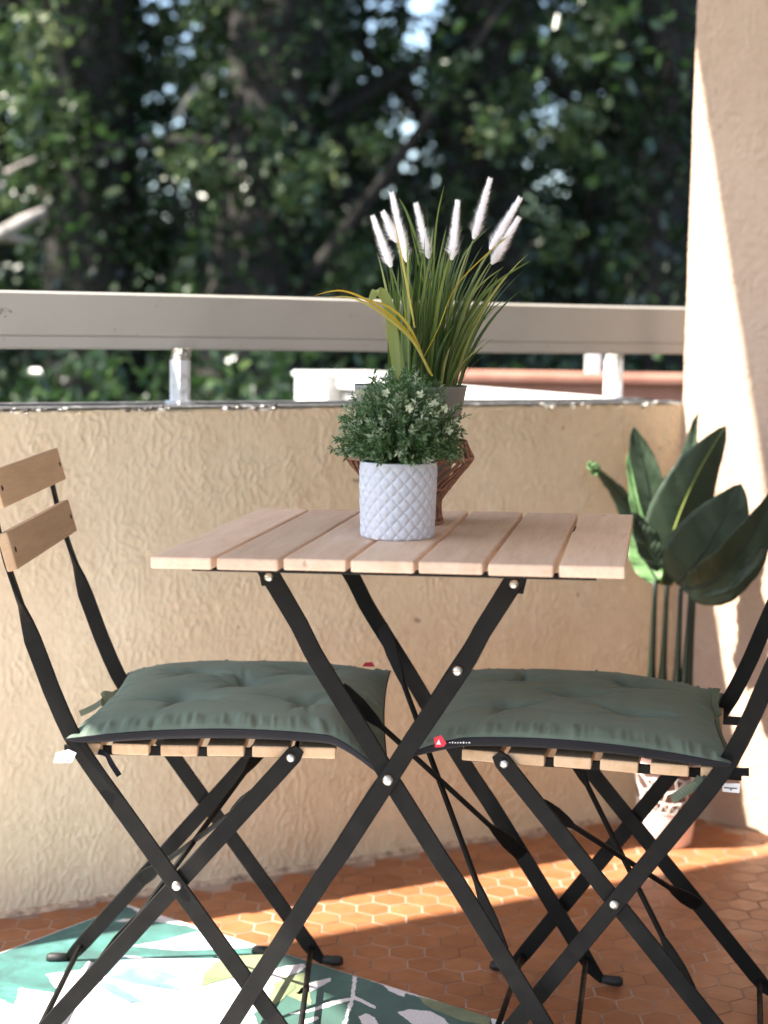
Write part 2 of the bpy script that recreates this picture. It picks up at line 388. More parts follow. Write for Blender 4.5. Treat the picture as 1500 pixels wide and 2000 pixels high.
rb = mesh('beam', rv, rf, M_RAIL); adopt(rail, rb)
# flaked spot on the beam
vs = []; fs = []; r_ = np.random.default_rng(3)
c0 = None
for k in range(150):
    a = -1.365+r_.normal(0, .016); z = .983+r_.normal(0, .0035); s = r_.uniform(.0008, .0024); b = len(vs); c = wp(a, .0795, z)
    for t in range(5):
        an = t*1.2566; vs.append(c+DV*s*r_.uniform(.6, 1.4)*math.cos(an)+np.array([0, 0, 1])*s*r_.uniform(.5, 1.2)*math.sin(an))
    vs.append(c-NV*.0016)
    for t in range(5): fs.append((b+t, b+(t+1) % 5, b+5))
adopt(rail, tag(mesh('paint_flakes', vs, fs, M_CORRODE), kind='stuff'))
def post(a, o_, root, zb=HW+.003, w_=.0165):
    c = wp(a, o_, 0); ps = []
    for z0, z1, s, mt, nm in ((zb, zb+.006, 1.45, M_POST, 'base_plate'), (zb+.006, Z0-.016, 1, M_POST, 'post'), (Z0-.018, Z0+.004, .95, M_CORRODE, 'bracket')):
        v = []; f = []
        for z in (z0, z1):
            for k in range(8):
                an = math.pi/8+k*math.pi/4; rr = w_*s*1.06
                sh = .004 if nm == 'bracket' and z == z1 else 0
                v.append(c+DV*(rr*math.cos(an)+sh)+NV*rr*math.sin(an)+np.array([0, 0, z]))
        for k in range(8): f.append((k, (k+1) % 8, 8+(k+1) % 8, 8+k))
        f += [tuple(range(8))[::-1], tuple(range(8, 16))]
        ps.append(mesh(nm, v, f, mt))
    adopt(root, *ps)
post(-1.035, .065, rail)

# ------------------------------------------------------------------ outer white wall, end pier, red wall beyond
M_SHADED = mat('shaded_render', (.20, .19, .19), .9)  # dark grey stands in for shade on the ledge's face below the coping
ow = thing('white_wall', 'sunlit white topped ledge running out from the balcony corner', 'wall', wp(.1, .8, 0))
adopt(ow, wbox(.012, .12, .162, 1.5, -.6, HW-.031, M_SHADED, 'wall_body'), wbox(-.004, .13, .163, 1.5, HW-.030, HW-.008, M_WHITE, 'coping', None, .004))
pier = thing('white_pier', 'square white masonry pier at the far end of the sunlit ledge', 'pier', wp(.06, 1.6, 0))
adopt(pier, wbox(-.035, .19, 1.503, 1.70, -.6, HW-.004, M_WHITE, 'pier_body', None, .006), wbox(-.042, .197, 1.496, 1.707, HW-.003, HW+.010, M_WHITE, 'pier_cap', None, .004))
rail2 = thing('short_post', 'small white metal post standing on the sunlit ledge', 'post', wp(.025, .265, HW-.0075))
post(.025, .265, rail2, HW-.0075, .019)
M_BRICK = mat('red_wall', (.42, .17, .11), .85); v = coord(M_BRICK); base(M_BRICK, ramp(M_BRICK, noise(M_BRICK, v, 9, 6), [(.3, (.36, .15, .10)), (.7, (.50, .25, .18))]))
rw = thing('red_wall', 'low reddish masonry wall beyond the white ledge', 'wall', (1.0, 5.3, 0))
o1 = lbox(.20, 3.2, 5.2, 5.42, -2.5, .80, M_BRICK, 'wall_body'); o2 = lbox(.18, 3.22, 5.17, 5.45, .803, .83, M_BRICK, 'coping', None, .006); adopt(rw, o1, o2)
fp = thing('far_post', 'pale bluish metal post standing on the low red wall', 'post', tuple(at(1158, 728, 5.3)))
c_ = at(1158, 728, 5.3); adopt(fp, lbox(c_[0]-.022, c_[0]+.022, 5.28, 5.32, .8305, .985, M_POST, 'post', None, .004), lbox(c_[0]-.034, c_[0]+.034, 5.266, 5.334, .986, .994, M_POST, 'post_cap', None, .003))
# ------------------------------------------------------------------ folding furniture
def brace(p0, p1, w0, w1):
    p0, p1 = np.array(p0, float), np.array(p1, float); T = [0, .02, .09, .16, .2, .5, .8, .84, .91, .98, 1]
    HWd = [.009, .0105, .0105, .007, .0035, .0035, .0035, .007, .0105, .0105, .009]; HT = [.0014, .0014, .0014, .002, .0033, .0033, .0033, .002, .0014, .0014, .0014]
    return strip([p0+(p1-p0)*t for t in T], [np.array(w0)*(1-t)+np.array(w1)*t for t in T], HWd, HT)
def bar_xz(pts, y, hw, ht, twist_from=None):
    """flat bar in a plane y = const; after point index twist_from its flat side turns to face x"""
    P = [np.array((p[0], y if len(p) < 3 else p[2], p[1])) for p in pts]; wd = []
    for i in range(len(P)):
        t = P[min(i+1, len(P)-1)]-P[max(i-1, 0)]; t /= np.linalg.norm(t); inpl = np.cross(t, [0, 1., 0]); inpl /= np.linalg.norm(inpl)
        k = 0 if twist_from is None else min(max((i-twist_from)/3., 0), 1); a = k*math.pi/2
        wd.append(inpl*math.cos(a)+np.array([0, 1., 0])*math.sin(a))
    return strip(P, wd, hw, ht)
def densify(pts, n=4):
    out = []
    for a, b in zip(pts[:-1], pts[1:]):
        for k in range(n): out.append(tuple(np.array(a)+(np.array(b)-np.array(a))*k/n))
    return out+[pts[-1]]
def foot_cap(x, y, sgn, parent, z=.0):
    v, f = tube([(x-.012*sgn, y, z+.0105), (x+.004*sgn, y, z+.009), (x+.014*sgn, y, z+.009), (x+.019*sgn, y, z+.0095)], [.0062, .0078, .0078, .005], 12)
    return mesh('foot_cap', v, f, M_RUBBER, parent, True)

TX, TY, TYAW, TILT = .0418, 2.1384, -.1653, .0172
table = thing('folding_table', 'square folding table with seven pale wooden slats on crossed dark steel legs', 'table', (TX, TY, 0), TYAW)
SW, SG = .0738, .00595
for i in range(7):
    x0 = -.275+i*(SW+SG); dz = rng.normal(0, .0005); e0, e1 = rng.normal(0, .0012), rng.normal(0, .0012)
    s = lbox(-SW/2, SW/2, -.27+e0, .27+e1, -.014, 0, M_WOODT, 'slat', table, .0026)
    xc = x0+SW/2; s.location = (xc, 0, .70+TILT*xc+dz); s.rotation_euler = (0, -TILT, rng.normal(0, .0012))
zt = lambda x: TILT*x
for y in (-.232, .232):
    v, f = strip([(-.235, y, .6815+zt(-.235)), (.245, y, .6815+zt(.245))], [(0, 0, 1)]*2, .0036, .004); mesh('cross_rail', v, f, M_STEEL, table)
XA, XB, ZT, XP, ZP, FA, FB = -.1675, .1417, .6555, -.0101, .4029, -.2445, .2481
for x in (XA, XB):
    v, f = strip([(x, -.125, .679+zt(x)), (x, .25, .679+zt(x))], [(1, 0, 0)]*2, .010, .0055); mesh('side_rail', v, f, M_STEEL, table)
for sy, ya, yb in ((-1, -.1275, -.1195), (1, .2655, .2575)):
    for x0, fx, y, nm in ((XB, FA, ya, 'leg'), (XA, FB, yb, 'leg')):
        sg = 1 if fx > 0 else -1; top = (x0, ZT+zt(x0)+.004)
        j = .0035 if x0 < 0 else -.0035
        L1 = lambda t: np.array([top[0]+(XP-top[0])*t, top[1]+(ZP-top[1])*t]); L2 = lambda t: np.array([XP+(fx-XP)*t, ZP+(.012-ZP)*t])
        pts = [tuple(L1(-.03)), tuple(L1(.25)), tuple(L1(.38)+[-j, 0]), tuple(L1(.46)+[-j, 0]), tuple(L1(.8)), (XP, ZP), tuple(L2(.25)), tuple(L2(.34)+[j*.6, 0]), tuple(L2(.42)+[j*.6, 0]), tuple(L2(.9)), tuple(L2(.968)), (fx+sg*.006, .0095), (fx+sg*.016, .0085)]
        hws = [.0125]+[.0118]*8+[.0118, .010, .006, .005]
        v, f = bar_xz(pts, y, hws, .0023); lg = mesh('leg', v, f, M_STEEL, table); foot_cap(fx+sg*.018, y, sg, lg)
        v, f = dome((x0, y+sy*.0024, ZT+zt(x0)), (0, sy, 0), .0062, .0042); mesh('rivet', v, f, M_RIVET, lg, True)
        # hinge ear under the top
        v, f = strip([(x0-.004*sg, y-sy*.0052, .690+zt(x0)), (x0, y-sy*.0052, ZT+zt(x0)-.012)], [(1, 0, 0)]*2, [.017, .011], .002); mesh('hinge_plate', v, f, M_STEEL, table)
    v, f = dome((XP, ya+sy*.0024, ZP), (0, sy, 0), .0075, .005); mesh('rivet', v, f, M_RIVET, table, True)
    k = .44; v, f = dome((XB+(XP-XB)*k, ya+sy*.0024, ZT+zt(XB)+(ZP-ZT)*k), (0, sy, 0), .0068, .0045); mesh('rivet', v, f, M_RIVET, table, True)
def on(p, q, t): return tuple(np.array(p)+(np.array(q)-np.array(p))*t)
nb = ((XA, -.116, ZT), (FB, -.116, .012)); fbp = ((XA, .254, ZT), (FB, .254, .012))
for a, b in ((on(*nb, .22), on(*fbp, .72)), (on(*fbp, .20), on(*nb, .74))):
    a = np.array(a); b = np.array(b); w_ = np.cross(b-a, [0, 1., 0]); v, f = brace(a, b, (.6, 0, .8), (.6, 0, .8)); mesh('brace', v, f, M_STEEL, table)
for fx in (FA, FB):
    t = .93; x = XP+(fx-XP)*t; z = ZP+(.012-ZP)*t; v, f = tube([(x, -.124, z), (x, .262, z)], .0042, 10); mesh('ground_rod', v, f, M_STEEL, table, True)

def chair(label, loc, yaw):
    t = thing('folding_chair', label, 'chair', (*loc, 0), yaw, 'folding chairs at the table')
    Pz, H, Fx, Rx = .2495, (.1478, .4208), .1697, -.205
    for sy in (-1, 1):
        y1, y2 = sy*.1805, sy*.1725
        back = [(-.100, .391), (-.113, .410), (-.124, .427), (-.135, .446), (-.146, .470), (-.160, .504), (-.173, .54), (-.183, .567), (-.190, .590), (-.197, .611), (-.204, .632), (-.215, .665), (-.224, .70), (-.232, .735), (-.239, .764)]
        pts = [(Fx+.016, .0085), (Fx+.006, .0095), (Fx*.968, .02), (Fx*.9, .0358), (Fx*.5, .131), (0, Pz)]+back
        hws = [.005, .006, .010]+[.0112]*10+[.0112, .0102, .0095, .009, .0088]+[.0085]*3
        n0 = len(pts); hws = (hws+[.0085]*n0)[:n0]
        v, f = bar_xz(pts, y1, hws, .0023, twist_from=n0-8); lg1 = mesh('back_leg', v, f, M_STEEL, t)
        dx, dz = H[0], H[1]-Pz; l = math.hypot(dx, dz); e = (H[0]+dx/l*.012, H[1]+dz/l*.012)
        pts = [e, H, (0, Pz), (Rx*.5, Pz+(.012-Pz)*.5), (Rx*.9, Pz+(.012-Pz)*.9), (Rx*.968, .02), (Rx-.006, .0095), (Rx-.016, .0085)]
        v, f = bar_xz(pts, y2, [.007, .0112, .0112, .0112, .0112, .010, .006, .005], .0023); lg2 = mesh('front_leg', v, f, M_STEEL, t)
        foot_cap(Fx+.018, y1, 1, lg1); foot_cap(Rx-.018, y2, -1, lg2)
        v, f = dome((0, y1+sy*.0024, Pz), (0, sy, 0), .0068, .0045); mesh('rivet', v, f, M_RIVET, lg1, True)
        v, f = dome((H[0]-.003, y2+sy*.0024, H[1]-.002), (0, sy, 0), .0066, .0048); mesh('rivet', v, f, M_RIVET, lg2, True)
        v, f = strip([(-.150, sy*.148, .4175), (.190, sy*.148, .4175)], [(0, 0, 1)]*2, .0062, .002); mesh('seat_rail', v, f, M_STEEL, t)
    for xc, hw_ in ((-.112, .012), (-.062, .0238), (0, .0238), (.060, .0238), (.119, .0238), (.178, .0238)):
        s = lbox(-hw_, hw_, -.1675, .1675, -.0075, .0075, M_WOODC, 'seat_slat', t, .0025); s.location = (xc, 0, .4235+rng.normal(0, .0004)); s.rotation_euler = (0, rng.normal(0, .012), rng.normal(0, .003))
    for xc, zc in ((-.2105, .6805), (-.2265, .7575)):
        s = lbox(-.007, .007, -.198, .198, -.0245, .0245, M_WOODC, 'back_slat', t, .0028); s.location = (xc, 0, zc); s.rotation_euler = (0, -.27, 0)
        for sy in (-1, 1):
            v, f = dome((xc+.0064, sy*.1805, zc+.0015), (.964, 0, .267), .0042, .0016, 10); mesh('screw', v, f, M_STEEL, t, True)
    for x, z, y in ((Fx*.93, Pz*.07+.011, .178), (Rx*.93, Pz*.07+.011, .170)):
        v, f = tube([(x, -y, z), (x, y, z)], .0042, 10); mesh('ground_rod', v, f, M_STEEL, t, True)
    v, f = tube([(H[0], -.170, H[1]-.012), (H[0], .170, H[1]-.012)], .004, 10); mesh('hinge_rod', v, f, M_STEEL, t, True)
    a0 = lambda y, k: (H[0]+(Rx-H[0])*k, y, H[1]+(.012-H[1])*k)
    for s in (-1, 1):
        v, f = brace(a0(s*.167, .13), a0(-s*.167, .70), (.65, 0, -.76), (.65, 0, -.76)); mesh('brace', v, f, M_STEEL, t)
    return t
CL, CR = (-.2583, 2.2285), (.3364, 2.1821); YL, YR = -.0015, 2.9308
chL = chair('folding chair of wood and dark steel whose two wooden back slats show', CL, YL)
chR = chair('folding chair of wood and dark steel standing close to the leafy floor plant', CR, YR)
def chw(c, yaw, p): return np.array([c[0]+math.cos(yaw)*p[0]-math.sin(yaw)*p[1], c[1]+math.sin(yaw)*p[0]+math.cos(yaw)*p[1], p[2]])

# ------------------------------------------------------------------ seat cushions
def cushion(label, loc, yaw, near, drp, seed):
    t = thing('seat_cushion', label, 'cushion', (*loc, .4312), yaw, 'tufted green seat cushions')
    n = 150; U, V_ = np.meshgrid(np.linspace(-1, 1, n), np.linspace(-1, 1, n))
    cx, hx, hy = .0745, .197, .200
    X = cx+hx*U*(1-.045*(1-V_**2))-.016*np.clip(-U, 0, 1)*np.clip(V_*near, 0, 1); Y = hy*V_*(1-.045*(1-U**2))
    r4 = lambda a, p: np.clip(1-np.abs(a)**p, 0, 1)
    # seam height: arches between corners, droops over the seat front
    zb = .013+.014*np.abs(V_)**2*(1-U**2)+.004*np.abs(U)**2*(1-V_**2)
    fr = np.clip((X-.190)/.085, 0, 1)
    zb = zb-drp*fr**1.5*np.clip(.5+.5*V_*near, 0, 1)**1.6+.010*np.clip((U-.5)*2, 0, 1)*np.clip(-V_*near, 0, 1)
    full = (r4(U, 3.2)*r4(V_, 2.6))**.68
    th = .041*full
    btn = [(-.42, -.42), (.42, -.42), (-.42, .42), (.42, .42), (.0, .0)]
    for bx, by in btn:
        d = np.hypot(U-bx, V_-by); th -= .0190*np.exp(-(d/.085)**2)+.0100*np.exp(-(d/.25)**2)
        # creases that run out from each button
        for k, an in enumerate(list(rng.uniform(-.5, .5, 2))+list(rng.uniform(2.6, 3.6, 2))+list(rng.uniform(0, 6.28, 3))):
            ca, sa = math.cos(an), math.sin(an); l = (U-bx)*ca+(V_-by)*sa; q = -(U-bx)*sa+(V_-by)*ca+.10*np.sin(l*5+k)*l
            th -= .0062*np.exp(-(q/.026)**2)*np.exp(-((l-.14)/.17)**2)*(l > 0)
    th += .0025*gnoise(U*2.2+seed, V_*3.1, seed)+.0011*gnoise(U*3+seed, V_*13, seed+1)*full
    edge = np.maximum(np.abs(U), np.abs(V_)); s = np.where(np.abs(U) > np.abs(V_), V_, U)
    puck = np.exp(-((edge-.93)/.055)**2)
    th += puck*.0056*(gnoise(s*19+seed, edge*3, seed+2)+.5*gnoise(s*47+seed, edge*2, seed+3))*1.5
    th = np.where((edge >= .9999), 0, np.maximum(th, .0))
    idx = np.arange(n*n).reshape(n, n); q = np.stack([idx[:-1, :-1], idx[:-1, 1:], idx[1:, 1:], idx[1:, :-1]], -1).reshape(-1, 4)
    top = fast('cushion_top', np.stack([X, Y, zb+th], -1).reshape(-1, 3), q, M_CUSH, t)
    bth = .0165*(r4(U, 10)*r4(V_, 10))**.4
    zbot = np.where(fr > 0, zb-bth, np.maximum(zb-bth, .0008)); zbot = np.where(edge >= .9999, zb, zbot)
    bot = fast('cushion_underside', np.stack([X, Y, zbot], -1).reshape(-1, 3), q[:, ::-1], M_CUSHU, t)
    # seam piping line
    loop = list(range(0, n))
    ring = np.concatenate([idx[0, :], idx[1:, -1], idx[-1, -2::-1], idx[-2:0:-1, 0]]); PP = np.stack([X, Y, zb], -1).reshape(-1, 3)[ring]
    v, f = tube([p+(0, 0, -.0002) for p in PP]+[PP[0]], .0011, 6); mesh('seam', v, f, M_CUSHU, t, True)
    for bx, by in btn:
        i = int((bx+1)/2*(n-1)); j = int((by+1)/2*(n-1)); v, f = dome((X[j, i], Y[j, i], (zb+th)[j, i]), (0, 0, 1), .0045, .0016, 10); mesh('button', v, f, M_CUSH, top, True)
    return t, (X, Y, zb)
cuL, gL = cushion('grey green tufted cushion on the chair whose wooden back shows', CL, YL, -1, .052, 3)
cuR, gR = cushion('grey green tufted cushion with a red label at its front corner, near the floor plant', CR, YR, 1, .020, 8)
def ribbon(root, pts, wd, hw, m, name='tie'):
    P = [np.array(p, float) for p in pts]; out = []; n = len(P)
    for i in range(n-1):                                    # Catmull-Rom
        a, b, c, d = P[max(i-1, 0)], P[i], P[i+1], P[min(i+2, n-1)]
        for t in np.linspace(0, 1, 6, endpoint=False): out.append(.5*((2*b)+(c-a)*t+(2*a-5*b+4*c-d)*t*t+(3*b-a-3*c+d)*t**3))
    out.append(P[-1]); k = len(out)
    W = [np.array(wd, float)+np.array([.25*math.sin(i*.5), .3*math.cos(i*.4), .0]) for i in range(k)]
    v, f = strip(out, W, hw, .0007); o = mesh(name, v, f, m, None); adopt(root, o); return o
bpy.context.view_layer.update()
Yn = CL[1]-.19; Yf = CL[1]+.185
RB = lambda l, Y: [at(x, y, Y+k) for x, y, k in l]
ribbon(cuL, RB([(262, 1350, 0), (258, 1322, -.004), (280, 1308, 0), (282, 1316, .006), (270, 1332, .004), (268, 1345, 0)], Yf), (.3, .5, 0), .0042, M_CUSHU)
ribbon(cuL, RB([(252, 1343, 0), (230, 1352, -.01), (206, 1366, -.02), (182, 1382, -.025), (156, 1394, -.03)], Yf-.03), (0, .4, 1), .0045, M_RIBBON)
ribbon(cuL, RB([(245, 1350, 0), (225, 1358, -.01), (203, 1356, -.02), (201, 1374, -.02), (225, 1370, 0)], Yf-.035), (0, .4, 1), .0048, M_RIBBON)
ribbon(cuL, RB([(224, 1378, -.02), (200, 1405, -.07), (175, 1432, -.13), (154, 1440, -.165), (165, 1452, -.16)], Yf), (.2, .3, 1), .0042, M_CUSHU)
ribbon(cuL, RB([(192, 1468, .0), (208, 1474, 0), (218, 1492, 0), (233, 1515, 0)], Yn+.02), (1, 0, .2), .0036, M_CUSHU)
Yn2 = CR[1]-.17
ribbon(cuR, RB([(1402, 1400, .2), (1395, 1368, .2), (1400, 1345, .2), (1396, 1372, .19), (1404, 1398, .18)], Yn2), (1, .3, 0), .005, M_RIBBON)
ribbon(cuR, RB([(1398, 1400, .17), (1404, 1432, .12), (1416, 1462, .06), (1412, 1500, .02)], Yn2), (1, .3, 0), .0042, M_RIBBON)
ribbon(cuR, RB([(1405, 1505, -.012), (1430, 1507, -.015), (1463, 1508, -.015)], Yn2), (0, .3, 1), .0052, M_CUSHU)
ribbon(cuR, RB([(1395, 1515, -.012), (1370, 1527, -.018), (1338, 1545, -.02), (1312, 1562, -.02)], Yn2), (0, .3, 1), .0060, M_RIBBON)
ribbon(cuR, RB([(1358, 1520, -.018), (1372, 1532, -.02), (1362, 1548, -.018)], Yn2), (.6, .3, 1), .0052, M_RIBBON)
def tagquad(root, corners, Y, m, name, th=.0008):
    a = [at(x, y, Y) for x, y in corners]; b = [p+np.array([0, th, 0]) for p in a]; n = len(a)
    o = mesh(name, a+b, [tuple(range(n)), tuple(range(2*n-1, n-1, -1))]+[(i, n+i, n+(i+1) % n, (i+1) % n) for i in range(n)], m); adopt(root, o); return o
def sub_(o, p): o.parent = p; o.matrix_parent_inverse = Matrix.Identity(4)      # part -> sub-part (both built in world space)
ct = tagquad(cuL, [(104, 1490), (109, 1471), (134, 1464), (149, 1471), (140, 1490)], Yn-.006, M_PAPER, 'care_tag')
for q in ([(121, 1484), (121, 1486.5), (123.5, 1486.5), (123.5, 1484)], [(126, 1484.5), (126, 1486), (137, 1486), (137, 1484.5)]): sub_(tagquad(cuL, q, Yn-.0068, M_INK, 'tag_print', .0003), ct)
ct = tagquad(cuR, [(1411, 1530), (1446, 1530), (1444, 1549), (1411, 1546)], Yn2-.015, M_PAPER, 'care_tag')
for q in ([(1414, 1538), (1414, 1539.6), (1440, 1541), (1440, 1539.4)], [(1426, 1541), (1426, 1544), (1429, 1544), (1429, 1541)]): sub_(tagquad(cuR, q, Yn2-.0158, M_INK, 'tag_print', .0003), ct)
# red brand labels: white triangle mark and a line of small white letters
pR = chw(CR, YR, (.2335, .2005, 0)); YT = pR[1]-.0035
lb = tagquad(cuR, [(847, 1441), (862, 1436), (872, 1452), (866, 1459), (850, 1460)], YT, M_RED, 'brand_label')
sub_(tagquad(cuR, [(852, 1454), (857, 1444), (861, 1454)], YT-.0006, M_PAPER, 'label_mark', .0003), lb)
x = 877.
for wd_, hh in ((3, 4), (2.5, 6), (3, 4), (2, 5), (3.5, 4), (3, 6), (2.5, 4), (4, 4)):
    tagquad(cuR, [(x, 1452+rng.uniform(-1, 1)), (x+wd_, 1451.5), (x+wd_*.8, 1451.5-hh*.55), (x+.4, 1452-hh*.5)], YT, M_PAPER, 'label_letter', .0003); x += wd_+2.6
tagquad(cuL, [(707, 1302), (713, 1294), (727, 1293), (732, 1302)], chw(CL, YL, (0, .196, 0))[1], M_RED, 'brand_label')

# ------------------------------------------------------------------ rug with leaf print
M_RUG = mat('rug_white', (.72, .70, .72), .95, sheen=.3); v = coord(M_RUG); bump(M_RUG, noise(M_RUG, v, 700, 2), .6, .0015)
base(M_RUG, ramp(M_RUG, noise(M_RUG, v, 320, 2), [(.3, (.62, .60, .62)), (.7, (.78, .77, .78))]))
def rugcol(name, stops, sc):
    m = mat(name, stops[0][1], .95, sheen=.2); v = coord(m, (1, 1, 1)); f1 = noise(m, v, sc, 5, .65, .4); wv = noise(m, v, 620, 2)
    base(m, mixc(m, ramp(m, f1, stops), ramp(m, wv, [(.3, (.7, .7, .7)), (.7, (1.1, 1.1, 1.1))]), .7, 'MULTIPLY')); bump(m, wv, .6, .0015); return m
M_TEAL = rugcol('rug_teal', [(.28, (.006, .05, .046)), (.45, (.012, .095, .083)), (.58, (.025, .155, .135)), (.72, (.10, .24, .25))], 13)
M_GREEN = rugcol('rug_green', [(.3, (.010, .060, .045)), (.6, (.018, .095, .070)), (.8, (.05, .17, .12))], 9)
M_OLIVE = rugcol('rug_olive', [(.3, (.10, .14, .055)), (.55, (.19, .23, .10)), (.75, (.30, .32, .16))], 11)
M_BLUE = rugcol('rug_blue', [(.3, (.04, .11, .15)), (.5, (.10, .19, .22)), (.7, (.27, .31, .28))], 12)
rug = thing('rug', 'white woven rug with teal and green tropical leaf print', 'rug', (RUGC[0], RUGC[1], 0), 0)
rc = [RUGC, RUGC+RE1*1.9, RUGC+RE1*1.9+RE2*1.3, RUGC+RE2*1.3]
ro = beam([(*p, .0006) for p in rc]+[(*p, .0046) for p in rc], M_RUG, 'rug_base', None, .001); adopt(rug, ro)
def inrug(p): q = np.array(p[:2])-RUGC; return q@RE1, q@RE2
def print_(crop, org, sc, m, lvl, jag=.0012):
    pts = [at_z(org[0]+x/sc, org[1]+y/sc, .005) for x, y in crop]; out = []
    for i in range(len(pts)):
        a, b = pts[i], pts[(i+1) % len(pts)]; n = max(2, int(np.linalg.norm(b-a)/.005)); nn = np.array([-(b-a)[1], (b-a)[0], 0]); nn /= np.linalg.norm(nn)+1e-9
        for k in range(n): out.append(a+(b-a)*k/n+nn*rng.uniform(-jag, jag))
    o2 = []
    for p in out:                                            # keep the print on the rug
        u, w_ = inrug(p); u = min(max(u, .003), 1.89); w_ = min(max(w_, .003), 1.29); q = RUGC+RE1*u+RE2*w_; o2.append((q[0], q[1], .0047+lvl*.0004))
    bm = bmesh.new(); vs = [bm.verts.new(p) for p in o2]; fc = bm.faces.new(vs)
    if fc.normal.z < 0: fc.normal_flip()
    r = bmesh.ops.triangulate(bm, faces=[fc]); ex = bmesh.ops.extrude_face_region(bm, geom=list(bm.faces))
    bmesh.ops.translate(bm, vec=(0, 0, .0003), verts=[g for g in ex['geom'] if isinstance(g, bmesh.types.BMVert)])
    adopt(rug, bm_obj('leaf_print', bm, m))
OA, OB = (0, 1740), (560, 1780)
print_([(-400, 460), (0, 300), (600, 70), (650, 88), (700, 130), (860, 155), (985, 192), (800, 240), (640, 268), (860, 290), (1080, 285), (1290, 272), (1312, 295), (1180, 325), (1000, 331), (800, 330), (690, 322), (595, 312), (610, 350), (500, 365), (430, 340), (395, 385), (220, 405), (290, 500), (90, 470), (70, 560), (0, 525), (-400, 700)], OA, 2.5, M_TEAL, 0)
print_([(700, 140), (860, 152), (900, 168), (760, 150), (560, 150), (600, 138)], OA, 2.5, M_RUG, 1)
print_([(600, 315), (700, 352), (880, 425), (1055, 497), (900, 490), (760, 470), (640, 450), (515, 420), (540, 350)], OA, 2.5, M_BLUE, 2)
print_([(490, 425), (560, 462), (630, 500), (705, 545), (640, 547), (560, 510), (490, 470)], OA, 2.5, M_BLUE, 3)
print_([(978, 467), (1000, 400), (1050, 350), (1160, 318), (1300, 312), (1330, 330), (1260, 385), (1150, 420)], OA, 2.5, M_OLIVE, 2)
print_([(1330, 460), (1400, 420), (1500, 400), (1520, 560), (1420, 520)], OA, 2.5, M_OLIVE, 2)
print_([(-60, 190), (160, 255), (330, 310), (560, 395), (800, 462), (1000, 520), (1180, 575), (1150, 700), (700, 760), (200, 740), (-100, 640), (-160, 500), (-60, 430), (20, 330), (-100, 320), (-200, 300)], OB, 2.5, M_GREEN, 1)
for c in ([(-120, 330), (-60, 285), (0, 268), (85, 258), (92, 272), (60, 300), (0, 320), (-60, 350)], [(48, 402), (70, 378), (115, 350), (215, 326), (212, 342), (180, 365), (110, 395), (60, 408)],
          [(322, 318), (345, 322), (336, 380), (332, 415), (370, 430), (436, 468), (430, 478), (380, 452), (330, 432), (300, 520), (280, 600), (250, 600), (285, 520), (308, 436), (220, 465), (90, 499), (15, 506), (15, 500), (120, 478), (220, 440), (312, 424), (318, 380)],
          [(468, 360), (520, 375), (582, 400), (574, 420), (545, 410), (505, 392)], [(543, 494), (600, 479), (700, 490), (760, 520), (810, 565), (720, 600), (620, 560)], [(352, 516), (390, 500), (430, 522), (470, 580), (420, 610), (370, 560)], [(998, 523), (1060, 540), (1090, 575), (1010, 590)],
          [(60, 535), (150, 515), (155, 528), (70, 560)]): print_(c, OB, 2.5, M_RUG, 2)
print_([(640, 418), (760, 448), (1000, 518), (985, 560), (860, 540), (760, 500), (690, 470)], OB, 2.5, M_OLIVE, 3)
print_([(-80, 400), (-20, 330), (40, 345), (40, 380), (-30, 440), (-90, 480)], OB, 2.5, M_OLIVE, 3)
# ------------------------------------------------------------------ plants on the table
def leafmat(name, stops, rough=.45, trans=.35, attr=True, sc=30):
    m = mat(name, stops[0][1], rough, spec=.5); N, L, p = nodes(m)
    if attr:
        at_ = N.new('ShaderNodeAttribute'); at_.attribute_name = 'tone'; fac = at_.outputs['Fac']
    else: fac = noise(m, coord(m), sc, 4)
    col = ramp(m, fac, stops); base(m, col)
    tr = N.new('ShaderNodeBsdfTranslucent'); hs = N.new('ShaderNodeHueSaturation'); hs.inputs['Value'].default_value = 1.5; hs.inputs['Saturation'].default_value = 1.15; L.new(col, hs.inputs['Color']); L.new(hs.outputs[0], tr.inputs['Color'])
    mx = N.new('ShaderNodeMixShader'); mx.inputs[0].default_value = trans; L.new(p.outputs[0], mx.inputs[1]); L.new(tr.outputs[0], mx.inputs[2])
    L.new(mx.outputs[0], N['Material Output'].inputs['Surface']); return m
def frames(dirs):
    dirs = dirs/np.linalg.norm(dirs, axis=1, keepdims=True); r = rng.normal(size=dirs.shape); a = np.cross(dirs, r); a /= np.linalg.norm(a, axis=1, keepdims=True); return dirs, a, np.cross(dirs, a)
def leaf_cloud(name, base_, dirs, length, width, tone, m, parent, cup=.15):
    """pointed leaves of six vertices each, folded a little along the midrib"""
    n = len(base_); d, a, b = frames(dirs); L_ = np.asarray(length).reshape(-1, 1)*np.ones((n, 1)); W = np.asarray(width).reshape(-1, 1)*np.ones((n, 1))
    P = [base_, base_+d*L_*.35+a*W*.5+b*W*cup, base_+d*L_*.72+a*W*.42+b*W*cup, base_+d*L_+b*W*-cup*.6, base_+d*L_*.72-a*W*.42+b*W*cup, base_+d*L_*.35-a*W*.5+b*W*cup]
    v = np.stack(P, 1).reshape(-1, 3); i = np.arange(n)[:, None]*6
    q = np.concatenate([i+np.array([[0, 1, 2, 3]]), i+np.array([[0, 3, 4, 5]])])
    return fast(name, v, q, m, parent, False, np.repeat(tone, 6))

